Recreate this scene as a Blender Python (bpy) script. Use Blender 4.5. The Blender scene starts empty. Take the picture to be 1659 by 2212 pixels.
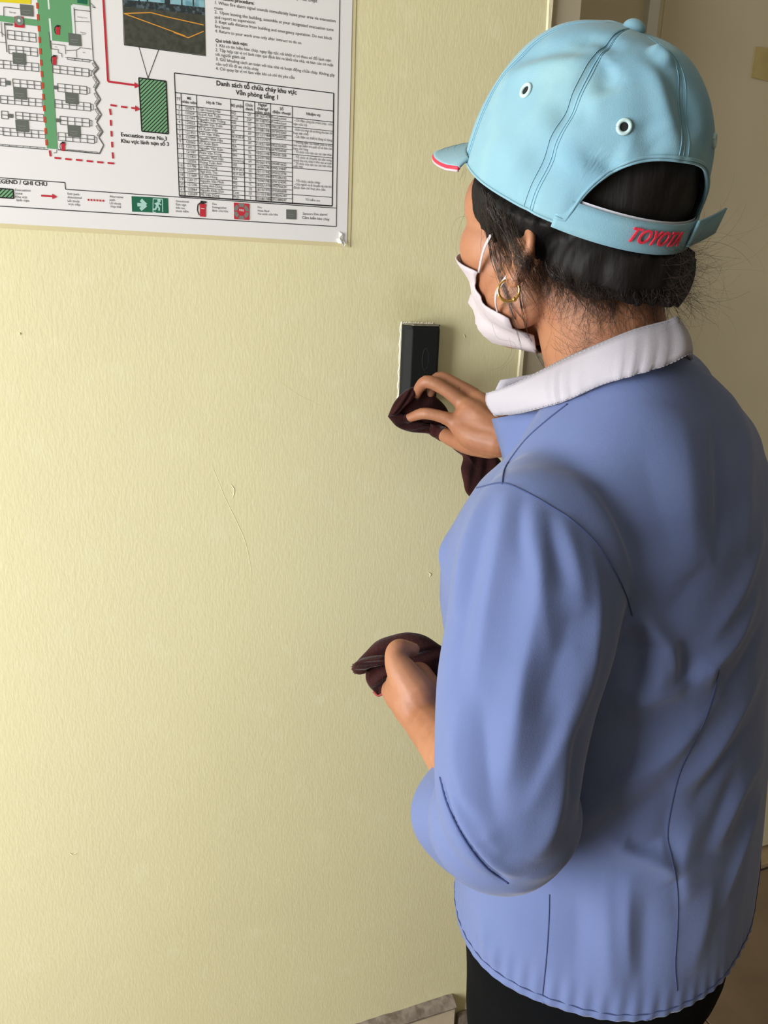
import bpy, bmesh, math, random
import numpy as np
from mathutils import Vector, Matrix
from mathutils.bvhtree import BVHTree

random.seed(7)
RNG = np.random.default_rng(7)
SC = bpy.context.scene
COL = SC.collection

# ------------------------------------------------------------------ camera
FPX, PITCH, HEAD, ROLL = 1738.75, 0.277061, 0.385572, 0.0385857
CAM = np.array([0.0, -1.08, 1.40])
_F = np.array([math.cos(PITCH) * math.sin(HEAD), math.cos(PITCH) * math.cos(HEAD), -math.sin(PITCH)])
_R0 = np.array([math.cos(HEAD), -math.sin(HEAD), 0.0])
_U0 = np.cross(_R0, _F)
_R = math.cos(ROLL) * _R0 + math.sin(ROLL) * _U0
_U = -math.sin(ROLL) * _R0 + math.cos(ROLL) * _U0
cam_data = bpy.data.cameras.new('camera')
cam = bpy.data.objects.new('camera', cam_data)
COL.objects.link(cam)
cam_data.sensor_fit = 'VERTICAL'
cam_data.sensor_height = 36.0
cam_data.lens = FPX / 2212.0 * 36.0
cam_data.clip_start = 0.02
cam.matrix_world = Matrix(((_R[0], _U[0], -_F[0], CAM[0]), (_R[1], _U[1], -_F[1], CAM[1]),
                           (_R[2], _U[2], -_F[2], CAM[2]), (0, 0, 0, 1)))
SC.camera = cam

# ------------------------------------------------------------------ world, daylight, exposure
world = bpy.data.worlds.new('world')
SC.world = world
world.use_nodes = True
world.node_tree.nodes['Background'].inputs[0].default_value = (0.72, 0.82, 1.0, 1)
world.node_tree.nodes['Background'].inputs[1].default_value = 0.6
SC.view_settings.view_transform = 'Standard'
SC.view_settings.look = 'None'
SC.view_settings.gamma = 1.0
SC.view_settings.use_curve_mapping = False
SC.view_settings.exposure = 0.12


def area_light(name, loc, target, sx, sy, power, color):
    ld = bpy.data.lights.new(name, 'AREA')
    ld.shape = 'RECTANGLE'
    ld.size, ld.size_y, ld.energy, ld.color = sx, sy, power, color
    o = bpy.data.objects.new(name, ld)
    COL.objects.link(o)
    o.location = loc
    o.rotation_euler = (Vector(target) - Vector(loc)).to_track_quat('-Z', 'Y').to_euler()
    return o


# daylight that comes in through the window of the left wall
WIN_Y0, WIN_Y1, WIN_Z0, WIN_Z1 = -1.70, -0.25, 0.35, 2.05
ROOM_X0, ROOM_X1, ROOM_Y0, ROOM_Z = -1.90, 2.30, -2.90, 2.75
area_light('window_daylight', (ROOM_X0 - 0.10, (WIN_Y0 + WIN_Y1) / 2, (WIN_Z0 + WIN_Z1) / 2),
           (ROOM_X0 + 1, (WIN_Y0 + WIN_Y1) / 2, (WIN_Z0 + WIN_Z1) / 2 - 0.05), 1.42, 1.68, 114, (0.97, 0.98, 1.0))


def ray(x, y):
    return _F + _R * ((x - 829.5) / FPX) - _U * ((y - 1106.0) / FPX)


def at(x, y, t):
    """point t metres deep along the line of sight through a picture position"""
    return CAM + ray(x, y) * t


def on_wall(x, y, Y=0.0):
    d = ray(x, y)
    return CAM + d * ((Y - CAM[1]) / d[1])


def to_px(P):
    v = np.asarray(P, float) - CAM
    t = v @ _F
    return np.array([829.5 + FPX * (v @ _R) / t, 1106 - FPX * (v @ _U) / t, t])


# ------------------------------------------------------------------ materials
def lin(c):
    c = c / 255.0
    return c / 12.92 if c <= 0.04045 else ((c + 0.055) / 1.055) ** 2.4


def rgb(r, g, b):
    return (lin(r), lin(g), lin(b), 1.0)


MATS = {}


def mat(name, col, rough=0.6, bump=None, var=None, metal=0.0, sheen=0.0, sss=0.0, spec=0.5, coat=0.0, alpha=1.0,
        weave=None):
    """bump: list of (scale, strength, stretch xyz); var: (scale, second colour, low, high)"""
    m = bpy.data.materials.new(name)
    m.use_nodes = True
    nt = m.node_tree
    N, L = nt.nodes, nt.links
    b = N['Principled BSDF']
    b.inputs['Base Color'].default_value = col
    b.inputs['Roughness'].default_value = rough
    b.inputs['Metallic'].default_value = metal
    b.inputs['Specular IOR Level'].default_value = spec
    b.inputs['Alpha'].default_value = alpha
    if sheen:
        b.inputs['Sheen Weight'].default_value = sheen
        b.inputs['Sheen Roughness'].default_value = 0.4
    if coat:
        b.inputs['Coat Weight'].default_value = coat
        b.inputs['Coat Roughness'].default_value = 0.12
    if sss:
        b.inputs['Subsurface Weight'].default_value = sss
        b.inputs['Subsurface Radius'].default_value = (0.012, 0.005, 0.003)
        b.inputs['Subsurface Scale'].default_value = 0.5
    tc = N.new('ShaderNodeTexCoord')
    if var:
        chain = None
        for scale, c2, lo, hi in (var if isinstance(var, list) else [var]):
            nz = N.new('ShaderNodeTexNoise')
            nz.inputs['Scale'].default_value = scale
            nz.inputs['Detail'].default_value = 5
            L.new(tc.outputs['Object'], nz.inputs['Vector'])
            mr = N.new('ShaderNodeMapRange')
            mr.inputs[1].default_value, mr.inputs[2].default_value = lo, hi
            L.new(nz.outputs['Fac'], mr.inputs[0])
            mx = N.new('ShaderNodeMix')
            mx.data_type = 'RGBA'
            if chain is None:
                mx.inputs[6].default_value = col
            else:
                L.new(chain, mx.inputs[6])
            mx.inputs[7].default_value = c2
            L.new(mr.outputs[0], mx.inputs[0])
            chain = mx.outputs[2]
        L.new(chain, b.inputs['Base Color'])
    prev = None
    for scale, strength, st in (bump or []):
        mp = N.new('ShaderNodeMapping')
        mp.inputs['Scale'].default_value = st
        L.new(tc.outputs['Object'], mp.inputs['Vector'])
        nz = N.new('ShaderNodeTexNoise')
        nz.inputs['Scale'].default_value = scale
        nz.inputs['Detail'].default_value = 4
        L.new(mp.outputs[0], nz.inputs['Vector'])
        bp = N.new('ShaderNodeBump')
        bp.inputs['Strength'].default_value = strength
        bp.inputs['Distance'].default_value = 0.002
        L.new(nz.outputs['Fac'], bp.inputs['Height'])
        if prev:
            L.new(prev, bp.inputs['Normal'])
        prev = bp.outputs[0]
    if weave:
        wv = N.new('ShaderNodeTexWave')
        wv.inputs['Scale'].default_value = weave[0]
        wv.inputs['Distortion'].default_value = 1.5
        L.new(tc.outputs['Object'], wv.inputs['Vector'])
        bp = N.new('ShaderNodeBump')
        bp.inputs['Strength'].default_value = weave[1]
        bp.inputs['Distance'].default_value = 0.0006
        L.new(wv.outputs['Fac'], bp.inputs['Height'])
        if prev:
            L.new(prev, bp.inputs['Normal'])
        prev = bp.outputs[0]
    if prev:
        L.new(prev, b.inputs['Normal'])
    MATS[name] = m
    return m


M_WALL = mat('wall_paint', rgb(238, 231, 184), 0.62,
             bump=[(9, 0.10, (1, 1, 1)), (130, 0.10, (1.0, 1, 0.5)), (330, 0.12, (1, 1, 0.30))],
             var=[(1.6, rgb(231, 223, 178), 0.45, 0.75), (24, rgb(241, 235, 192), 0.55, 0.8)], spec=0.35)
# hand grease and old paint around the card reader
_nt = M_WALL.node_tree
_b = _nt.nodes['Principled BSDF']
_src = _b.inputs['Base Color'].links[0].from_socket
_tc = _nt.nodes.new('ShaderNodeTexCoord')
_nz = _nt.nodes.new('ShaderNodeTexNoise')
_nz.inputs['Scale'].default_value = 28
_nt.links.new(_tc.outputs['Object'], _nz.inputs['Vector'])
_vm = _nt.nodes.new('ShaderNodeVectorMath')
_vm.operation = 'DISTANCE'
_vm.inputs[1].default_value = (0.475, 0.0, 1.362)
_nt.links.new(_tc.outputs['Object'], _vm.inputs[0])
_ad = _nt.nodes.new('ShaderNodeMath')
_ad.operation = 'MULTIPLY_ADD'
_ad.inputs[1].default_value = 0.05
_nt.links.new(_nz.outputs['Fac'], _ad.inputs[0])
_nt.links.new(_vm.outputs['Value'], _ad.inputs[2])
_mr = _nt.nodes.new('ShaderNodeMapRange')
_mr.inputs[1].default_value, _mr.inputs[2].default_value = 0.035, 0.085
_mr.inputs[3].default_value, _mr.inputs[4].default_value = 0.55, 0.0
_nt.links.new(_ad.outputs[0], _mr.inputs[0])
_mx = _nt.nodes.new('ShaderNodeMix')
_mx.data_type = 'RGBA'
_mx.inputs[7].default_value = rgb(206, 198, 146)
_nt.links.new(_src, _mx.inputs[6])
_nt.links.new(_mr.outputs[0], _mx.inputs[0])
_nt.links.new(_mx.outputs[2], _b.inputs['Base Color'])
M_WALL2 = mat('room_paint', rgb(140, 132, 116), 0.7, bump=[(60, 0.1, (1, 1, 1))])
M_CEIL = mat('ceiling_paint', rgb(190, 186, 176), 0.8)
M_BEAD = mat('corner_plaster', rgb(236, 226, 188), 0.55, bump=[(45, 0.5, (1, 1, 0.2)), (200, 0.3, (1, 1, 0.3))],
             var=(30, rgb(205, 190, 150), 0.55, 0.75))
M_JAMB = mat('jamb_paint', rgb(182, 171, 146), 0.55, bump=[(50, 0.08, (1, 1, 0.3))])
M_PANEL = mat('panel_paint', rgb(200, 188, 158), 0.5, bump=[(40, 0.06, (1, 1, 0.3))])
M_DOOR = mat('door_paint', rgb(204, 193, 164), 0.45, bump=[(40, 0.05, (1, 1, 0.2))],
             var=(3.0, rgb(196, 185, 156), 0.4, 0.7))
M_STEEL = mat('door_edge_metal', rgb(214, 214, 204), 0.4)
M_DARK = mat('dark_gap', rgb(40, 34, 26), 0.8)
M_TAPE = mat('tan_tape', rgb(186, 168, 112), 0.55, var=(30, rgb(172, 152, 98), 0.4, 0.7))
M_TILE = mat('floor_tile', rgb(128, 108, 84), 0.28, var=(9, rgb(116, 97, 74), 0.4, 0.7), bump=[(30, 0.03, (1, 1, 1))])
M_GROUT = mat('grout', rgb(52, 42, 30), 0.9)
M_SKIRT = mat('skirting_tile', rgb(214, 198, 172), 0.4, var=(18, rgb(196, 178, 150), 0.45, 0.7))
M_DUST = mat('dusty_ledge', rgb(150, 138, 124), 0.85, var=(60, rgb(116, 104, 92), 0.4, 0.65), bump=[(120, 0.5, (1, 1, 1))])
M_STONE = mat('threshold_stone', rgb(170, 146, 110), 0.45, var=(20, rgb(150, 126, 92), 0.4, 0.7))


# ------------------------------------------------------------------ mesh helpers
def obj(name, verts, faces, material, parent=None, smooth=False):
    me = bpy.data.meshes.new(name)
    me.from_pydata([tuple(map(float, v)) for v in verts], [], [tuple(map(int, f)) for f in faces])
    me.update()
    if smooth:
        me.polygons.foreach_set('use_smooth', [True] * len(me.polygons))
    if material:
        me.materials.append(material)
    o = bpy.data.objects.new(name, me)
    COL.objects.link(o)
    if parent is not None:
        o.parent = parent
    return o


def tag(o, label=None, cat=None, group=None, kind=None):
    if label:
        o['label'] = label
    if cat:
        o['category'] = cat
    if group:
        o['group'] = group
    if kind:
        o['kind'] = kind
    return o


def empty(name, loc):
    o = bpy.data.objects.new(name, None)
    COL.objects.link(o)
    o.location = tuple(map(float, loc))
    o.empty_display_size = 0.05
    return o


def adopt(o, parent):
    """parent o without moving it (parents carry translation only)"""
    o.parent = parent
    o.matrix_parent_inverse = Matrix.Translation(-Vector(parent.location))
    return o


def box_vf(x0, x1, y0, y1, z0, z1):
    v = [(x, y, z) for z in (z0, z1) for y in (y0, y1) for x in (x0, x1)]
    f = [(0, 2, 3, 1), (4, 5, 7, 6), (0, 1, 5, 4), (2, 6, 7, 3), (0, 4, 6, 2), (1, 3, 7, 5)]
    return v, f


def join_vf(parts):
    V, Fc = [], []
    for v, f in parts:
        o = len(V)
        V.extend(map(tuple, v))
        Fc.extend([tuple(i + o for i in q) for q in f])
    return V, Fc


def box(name, x0, x1, y0, y1, z0, z1, material, parent=None, bevel=0.0):
    v, f = box_vf(x0, x1, y0, y1, z0, z1)
    o = obj(name, v, f, material, parent)
    if bevel:
        b = o.modifiers.new('bevel', 'BEVEL')
        b.width, b.segments = bevel, 2
    return o


def struct(o):
    o['kind'] = 'structure'
    return o


def sweep(path, radii, n=12, flat=None, caps=True, twist=None):
    """tube along a polyline; radii: scalar list or list of (ra, rb); flat: reference vector that the rb axis follows"""
    P = np.array(path, float)
    K = len(P)
    T = np.gradient(P, axis=0)
    T /= np.linalg.norm(T, axis=1)[:, None] + 1e-12
    ref = np.array(flat if flat is not None else (0, 0, 1), float)
    if flat is None and abs(T[0] @ ref) > 0.9:
        ref = np.array((1.0, 0, 0))
    a = ref - T[0] * (ref @ T[0])
    a /= np.linalg.norm(a)
    V, Fc = [], []
    for i in range(K):
        if flat is not None:
            a2 = ref - T[i] * (ref @ T[i])
        else:
            a2 = a - T[i] * (a @ T[i])
        nn = np.linalg.norm(a2)
        a = a2 / nn if nn > 1e-6 else a
        b = np.cross(T[i], a)
        r = radii[i] if hasattr(radii, '__len__') else radii
        ra, rb = r if hasattr(r, '__len__') else (r, r)
        for k in range(n):
            t = 2 * math.pi * k / n
            V.append(P[i] + a * (rb * math.cos(t)) + b * (ra * math.sin(t)))
    for i in range(K - 1):
        for k in range(n):
            k2 = (k + 1) % n
            Fc.append((i * n + k, i * n + k2, (i + 1) * n + k2, (i + 1) * n + k))
    if caps:
        Fc.append(tuple(range(n - 1, -1, -1)))
        Fc.append(tuple((K - 1) * n + k for k in range(n)))
    return V, Fc


def smooth_path(pts, n):
    """Catmull-Rom resampling"""
    P = np.array(pts, float)
    Q = np.vstack([2 * P[0] - P[1], P, 2 * P[-1] - P[-2]])
    out = []
    segs = len(P) - 1
    for j in range(n):
        u = j / (n - 1) * segs
        i = min(int(u), segs - 1)
        t = u - i
        p0, p1, p2, p3 = Q[i], Q[i + 1], Q[i + 2], Q[i + 3]
        out.append(0.5 * ((2 * p1) + (-p0 + p2) * t + (2 * p0 - 5 * p1 + 4 * p2 - p3) * t * t
                          + (-p0 + 3 * p1 - 3 * p2 + p3) * t ** 3))
    return np.array(out)


def capsule(path, radii, n=14, dense=None):
    """sweep with rounded ends, radii interpolated along a smooth path"""
    P = np.array(path, float)
    r = np.array(radii, float)
    if dense:
        q = smooth_path(np.column_stack([P, r]), dense)
        P, r = q[:, :3], q[:, 3]
    d0 = P[0] - P[1]
    d0 /= np.linalg.norm(d0)
    d1 = P[-1] - P[-2]
    d1 /= np.linalg.norm(d1)
    pre = [P[0] + d0 * r[0] * s for s in (0.98, 0.8, 0.45)]
    prer = [r[0] * s for s in (0.2, 0.6, 0.893)]
    post = [P[-1] + d1 * r[-1] * s for s in (0.45, 0.8, 0.98)]
    postr = [r[-1] * s for s in (0.893, 0.6, 0.2)]
    return sweep(np.vstack([pre, P, post]), list(prer) + list(r) + list(postr), n)


def ellipsoid(c, axes, radii, nu=24, nv=14):
    """axes: 3x3 rows"""
    c = np.array(c, float)
    A = np.array(axes, float)
    V, Fc = [], []
    for j in range(1, nv):
        ph = math.pi * j / nv
        for i in range(nu):
            th = 2 * math.pi * i / nu
            l = np.array([math.sin(ph) * math.cos(th) * radii[0], math.sin(ph) * math.sin(th) * radii[1],
                          math.cos(ph) * radii[2]])
            V.append(c + l @ A)
    top = len(V)
    V.append(c + A[2] * radii[2])
    V.append(c - A[2] * radii[2])
    for j in range(nv - 2):
        for i in range(nu):
            i2 = (i + 1) % nu
            Fc.append((j * nu + i, (j + 1) * nu + i, (j + 1) * nu + i2, j * nu + i2))
    for i in range(nu):
        i2 = (i + 1) % nu
        Fc.append((top, i, i2))
        Fc.append((top + 1, (nv - 2) * nu + i2, (nv - 2) * nu + i))
    return V, Fc


def loft(rings, caps=True):
    n = len(rings[0])
    V = [tuple(p) for r in rings for p in r]
    Fc = []
    for i in range(len(rings) - 1):
        for k in range(n):
            k2 = (k + 1) % n
            Fc.append((i * n + k, i * n + k2, (i + 1) * n + k2, (i + 1) * n + k))
    if caps:
        Fc.append(tuple(range(n - 1, -1, -1)))
        Fc.append(tuple((len(rings) - 1) * n + k for k in range(n)))
    return V, Fc


def grid_faces(nr, nc, wrap=False):
    Fc = []
    for i in range(nr - 1):
        for k in range(nc if wrap else nc - 1):
            k2 = (k + 1) % nc
            Fc.append((i * nc + k, i * nc + k2, (i + 1) * nc + k2, (i + 1) * nc + k))
    return Fc


def voxel_union(parts, voxel, smooth_it=4, lam=0.5):
    """one closed surface around all parts -> (N,3) verts, list of faces"""
    v, f = join_vf(parts)
    me = bpy.data.meshes.new('tmp')
    me.from_pydata([tuple(map(float, p)) for p in v], [], f)
    bm = bmesh.new()
    bm.from_mesh(me)
    bmesh.ops.recalc_face_normals(bm, faces=bm.faces)
    bm.to_mesh(me)
    bm.free()
    o = bpy.data.objects.new('tmp', me)
    COL.objects.link(o)
    md = o.modifiers.new('r', 'REMESH')
    md.mode = 'VOXEL'
    md.voxel_size = voxel
    dg = bpy.context.evaluated_depsgraph_get()
    e = o.evaluated_get(dg)
    em = e.to_mesh()
    V = np.empty(len(em.vertices) * 3)
    em.vertices.foreach_get('co', V)
    V = V.reshape(-1, 3)
    Fc = [tuple(p.vertices) for p in em.polygons]
    e.to_mesh_clear()
    bpy.data.objects.remove(o)
    bpy.data.meshes.remove(me)
    return laplace(V, Fc, smooth_it, lam), Fc


def edges_of(Fc):
    E = set()
    for q in Fc:
        for i in range(len(q)):
            a, b = q[i], q[(i + 1) % len(q)]
            E.add((a, b) if a < b else (b, a))
    return np.array(list(E))


def laplace(V, Fc, it, lam=0.5, E=None, keep=None):
    V = np.array(V, float)
    if it == 0:
        return V
    if E is None:
        E = edges_of(Fc)
    n = len(V)
    deg = np.bincount(E.ravel(), minlength=n).astype(float)
    deg[deg == 0] = 1
    for j in range(it):
        S = np.zeros_like(V)
        for k in range(3):
            S[:, k] = np.bincount(E[:, 0], V[E[:, 1], k], n) + np.bincount(E[:, 1], V[E[:, 0], k], n)
        d = S / deg[:, None] - V
        l = lam if j % 2 == 0 else -lam * 0.9   # Taubin, keeps the volume
        if keep is not None:
            d[keep] = 0
        V = V + l * d
    return V


def normals_of(V, Fc):
    V = np.asarray(V)
    tri = np.array([(q[0], q[1], q[2]) for q in Fc] + [(q[0], q[2], q[3]) for q in Fc if len(q) == 4])
    n = np.cross(V[tri[:, 1]] - V[tri[:, 0]], V[tri[:, 2]] - V[tri[:, 0]])
    out = np.zeros_like(V)
    for k in range(3):
        for c in range(3):
            out[:, c] += np.bincount(tri[:, k], n[:, c], len(V))
    return out / (np.linalg.norm(out, axis=1)[:, None] + 1e-12)


def poly_dist(V, path):
    """distance of every vertex to a polyline, and the place along it (0..1)"""
    P = np.array(path, float)
    best = np.full(len(V), 1e9)
    where = np.zeros(len(V))
    for i in range(len(P) - 1):
        d = P[i + 1] - P[i]
        L2 = d @ d + 1e-12
        t = np.clip(((V - P[i]) @ d) / L2, 0, 1)
        q = np.linalg.norm(V - (P[i] + t[:, None] * d), axis=1)
        m = q < best
        best[m] = q[m]
        where[m] = (i + t[m]) / (len(P) - 1)
    return best, where


def make_bvh(V, Fc):
    return BVHTree.FromPolygons([tuple(map(float, v)) for v in V], [tuple(map(int, f)) for f in Fc])


def cast(bvh, x, y, lift=0.0):
    """first point of a surface on the line of sight through a picture position"""
    d = Vector(ray(x, y)).normalized()
    h = bvh.ray_cast(Vector(CAM), d)
    if h[0] is None:
        return None
    nrm = h[1] if h[1].dot(d) < 0 else -h[1]
    return np.array(h[0] + nrm * lift)


def cast_path(bvh, pts, n, lift=0.0):
    out = []
    for p in smooth_path(pts, n):
        q = cast(bvh, p[0], p[1], lift)
        if q is not None and (not out or np.linalg.norm(q - out[-1]) < 0.08):
            out.append(q)
    return out

# ================================================================== THE ROOM
XC = on_wall(1197, 0)[0]           # free end of the wall, beside the door recess
wall_main = struct(box('wall_main', ROOM_X0 - 0.15, XC - 0.004, 0.0, 0.10, -0.05, ROOM_Z, M_WALL))
# plaster bead along the free edge of that wall
bv, bf = [], []
rows = 60
for i in range(rows + 1):
    z = ROOM_Z * i / rows
    j = 0.0012 * math.sin(i * 2.7) + 0.001 * random.uniform(-1, 1)
    for (dx, dy) in ((-0.010 + j, 0.0), (-0.008 + j, -0.0022), (-0.003, -0.0026), (0.000, 0.0005), (0.000, 0.10)):
        bv.append((XC + dx, dy, z))
bf = grid_faces(rows + 1, 5)
struct(obj('trim_1', bv, bf, M_BEAD))

YD = 0.20                           # plane of the door in its recess
floor = struct(box('floor', ROOM_X0 - 0.15, ROOM_X1 + 0.1, ROOM_Y0 - 0.1, 1.0, -0.05, -0.003, M_GROUT))
struct(box('ceiling', ROOM_X0 - 0.15, ROOM_X1 + 0.1, ROOM_Y0 - 0.1, 0.35, ROOM_Z, ROOM_Z + 0.1, M_CEIL))
struct(box('wall_back', ROOM_X0 - 0.15, ROOM_X1 + 0.1, ROOM_Y0 - 0.1, ROOM_Y0, -0.05, ROOM_Z, M_WALL2))
struct(box('wall_right', ROOM_X1, ROOM_X1 + 0.1, ROOM_Y0, 0.35, -0.05, ROOM_Z, M_WALL2))
# left wall with its window opening
v, f = join_vf([box_vf(ROOM_X0 - 0.12, ROOM_X0, ROOM_Y0, WIN_Y0, -0.05, ROOM_Z),
                box_vf(ROOM_X0 - 0.12, ROOM_X0, WIN_Y1, 0.0, -0.05, ROOM_Z),
                box_vf(ROOM_X0 - 0.12, ROOM_X0, WIN_Y0, WIN_Y1, -0.05, WIN_Z0),
                box_vf(ROOM_X0 - 0.12, ROOM_X0, WIN_Y0, WIN_Y1, WIN_Z1, ROOM_Z)])
struct(obj('wall_left', v, f, M_WALL2))
v, f = join_vf([box_vf(ROOM_X0 - 0.05, ROOM_X0 - 0.01, WIN_Y0, WIN_Y0 + 0.05, WIN_Z0, WIN_Z1),
                box_vf(ROOM_X0 - 0.05, ROOM_X0 - 0.01, WIN_Y1 - 0.05, WIN_Y1, WIN_Z0, WIN_Z1),
                box_vf(ROOM_X0 - 0.05, ROOM_X0 - 0.01, -0.995, -0.955, WIN_Z0, WIN_Z1),
                box_vf(ROOM_X0 - 0.05, ROOM_X0 - 0.01, WIN_Y0, WIN_Y1, WIN_Z0, WIN_Z0 + 0.05),
                box_vf(ROOM_X0 - 0.05, ROOM_X0 - 0.01, WIN_Y0, WIN_Y1, WIN_Z1 - 0.05, WIN_Z1)])
struct(obj('window_1', v, f, M_CEIL))

# recess on the right: jamb, fixed side panel, metal edge, door leaf
YJ = 0.004
xj = on_wall(1258, 0, YJ)[0]
x_edge0 = on_wall(1395, 0, YD)[0]
x_edge1 = on_wall(1418, 0, YD)[0]
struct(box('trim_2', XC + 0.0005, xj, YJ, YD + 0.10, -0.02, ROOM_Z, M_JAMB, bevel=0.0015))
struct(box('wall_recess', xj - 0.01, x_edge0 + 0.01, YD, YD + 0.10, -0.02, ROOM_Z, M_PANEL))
struct(box('trim_3', x_edge0, x_edge1, YD - 0.012, YD + 0.05, 0.012, ROOM_Z, M_STEEL, bevel=0.001))
x_leaf = on_wall(1424, 0, YD)[0]
X_DR = ROOM_X1 - 0.35
struct(box('wall_recess_end', X_DR + 0.02, ROOM_X1 + 0.02, 0.02, YD + 0.10, -0.02, ROOM_Z, M_PANEL))
struct(box('wall_behind_door', x_edge0 - 0.02, X_DR + 0.05, YD + 0.05, YD + 0.10, -0.02, ROOM_Z, M_DARK))
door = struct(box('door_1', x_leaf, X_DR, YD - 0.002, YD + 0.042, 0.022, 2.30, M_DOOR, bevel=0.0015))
# thin raised bead that runs up the leaf beside its edge
xb = on_wall(1434, 0, YD)[0]
box('bead', xb, xb + 0.003, YD - 0.0035, YD - 0.001, 0.03, 2.28, M_DOOR, door)
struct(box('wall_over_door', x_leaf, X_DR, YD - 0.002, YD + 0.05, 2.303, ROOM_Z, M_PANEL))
struct(box('threshold', x_edge0, X_DR, YD - 0.045, YD + 0.09, -0.004, 0.012, M_STONE, bevel=0.003))

# tan tape on the door leaf
tp = [on_wall(1631, 101, YD - 0.003), on_wall(1690, 106, YD - 0.003), on_wall(1683, 182, YD - 0.003), on_wall(1622, 167, YD - 0.003)]
tv = []
for dy in (0.0, -0.0012):
    for p in tp:
        tv.append((p[0], p[1] + dy, p[2]))
tape = obj('tape_patch', tv, [(0, 1, 2, 3), (7, 6, 5, 4), (0, 4, 5, 1), (1, 5, 6, 2), (2, 6, 7, 3), (3, 7, 4, 0)], M_TAPE)
tag(tape, 'small tan tape patch stuck on the beige door', 'tape')

# floor tiles, each its own piece; one joint passes where the photograph shows it
TS = 0.60
gx = (CAM + ray(1505, 2180) * (-CAM[2] / ray(1505, 2180)[2]))[0]
tile_me = None
x0 = gx - TS * 6
n = 0
for i in range(8):
    for j in range(6):
        X, Y = x0 + i * TS, YD - 0.05 - (j + 1) * TS
        if X > ROOM_X1 - 0.05 or X + TS < ROOM_X0:
            continue
        if tile_me is None:
            v, f = box_vf(0.0015, TS - 0.0015, 0.0015, TS - 0.0015, -0.006, 0.0)
            t = obj('tile', v, f, M_TILE, floor)
            b = t.modifiers.new('bevel', 'BEVEL')
            b.width, b.segments = 0.0012, 1
            tile_me = t.data
        else:
            t = bpy.data.objects.new('tile', tile_me)
            COL.objects.link(t)
            t.parent = floor
            b = t.modifiers.new('bevel', 'BEVEL')
            b.width, b.segments = 0.0012, 1
        t.location = (X, Y, 0.0)

# skirting at the foot of the main wall: tiles with a dusty ledge on top
sk_end = on_wall(975, 2146)[0]
ZS = on_wall(975, 2146)[2] - 0.004
skirt = struct(box('baseboard_main', ROOM_X0, sk_end - 0.002, -0.010, -0.0002, 0.0, ZS - 0.004, M_GROUT))
L_T = 0.30
k = 0
xr = sk_end
while xr > ROOM_X0 + 0.02 and k < 9:
    xl = max(xr - L_T + 0.002, ROOM_X0)
    box('skirting_tile', xl, xr, -0.020, -0.009, 0.001, ZS - 0.010, M_SKIRT, skirt, bevel=0.0012)
    xr -= L_T
    k += 1
# ledge: ragged dusty mortar on top of the tiles
lv = []
ns = 160
for i in range(ns + 1):
    x = ROOM_X0 + (sk_end + 0.001 - ROOM_X0) * i / ns
    r = [random.uniform(-1, 1) * 0.0012 for _ in range(4)]
    lv += [(x, -0.0002, ZS - 0.011), (x, -0.0002, ZS + 0.004 + r[0]), (x, -0.012, ZS + r[1]), (x, -0.0225, ZS - 0.006 + r[2]), (x, -0.0215, ZS - 0.011)]
lf = grid_faces(ns + 1, 5) + [(0, 1, 2, 3, 4), tuple(ns * 5 + q for q in (4, 3, 2, 1, 0))]
obj('mortar_ledge', lv, lf, M_DUST, skirt)
# broken stub of a tile between the skirting's end and the corner
box('tile_stub', sk_end + 0.012, XC - 0.004, -0.014, -0.0002, 0.001, ZS - 0.045, M_DUST, skirt, bevel=0.004)

# ------------------------------------------------------------------ card reader
M_BLACK = mat('reader_black', rgb(16, 19, 17), 0.7, bump=[(500, 0.06, (1, 1, 1))], spec=0.3)
M_BLACKTOP = mat('reader_dusty_top', rgb(120, 112, 92), 0.75, var=(90, rgb(70, 66, 56), 0.4, 0.7))
rp0 = on_wall(866, 704)
rp1 = on_wall(937, 704)
rbx = on_wall(862, 857)
RW, RH, RD = 0.052, 0.112, 0.021
rx, rz = rp0[0] + 0.001, rp0[2] + 0.002
prof = [(0.0, 0.0), (0.0, -0.010), (0.0085, -RD), (RW - 0.004, -RD - 0.001), (RW, -RD + 0.003), (RW, 0.0)]
rvv, rings = [], []
for (s, zz, dy) in ((1.0, 0.0, 0.0), (1.0, 0.003, 0.0), (1, RH - 0.006, 0.0), (0.98, RH, 0.003)):
    ring = []
    for (x, y) in prof:
        yy = min(y + dy, 0) if y < -0.012 else y
        ring.append((rx + x, yy - 0.0004, rz - RH + zz))
    rings.append(ring)
v, f = loft(rings)
reader_root = empty('card_reader', (rx + RW / 2, 0.0, rz - RH))
tag(reader_root, 'black wall-mounted card reader above the brown cloth', 'card reader')
ro = adopt(obj('housing', v, f, M_BLACK), reader_root)
b = ro.modifiers.new('bevel', 'BEVEL')
b.width, b.segments = 0.0012, 2
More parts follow.
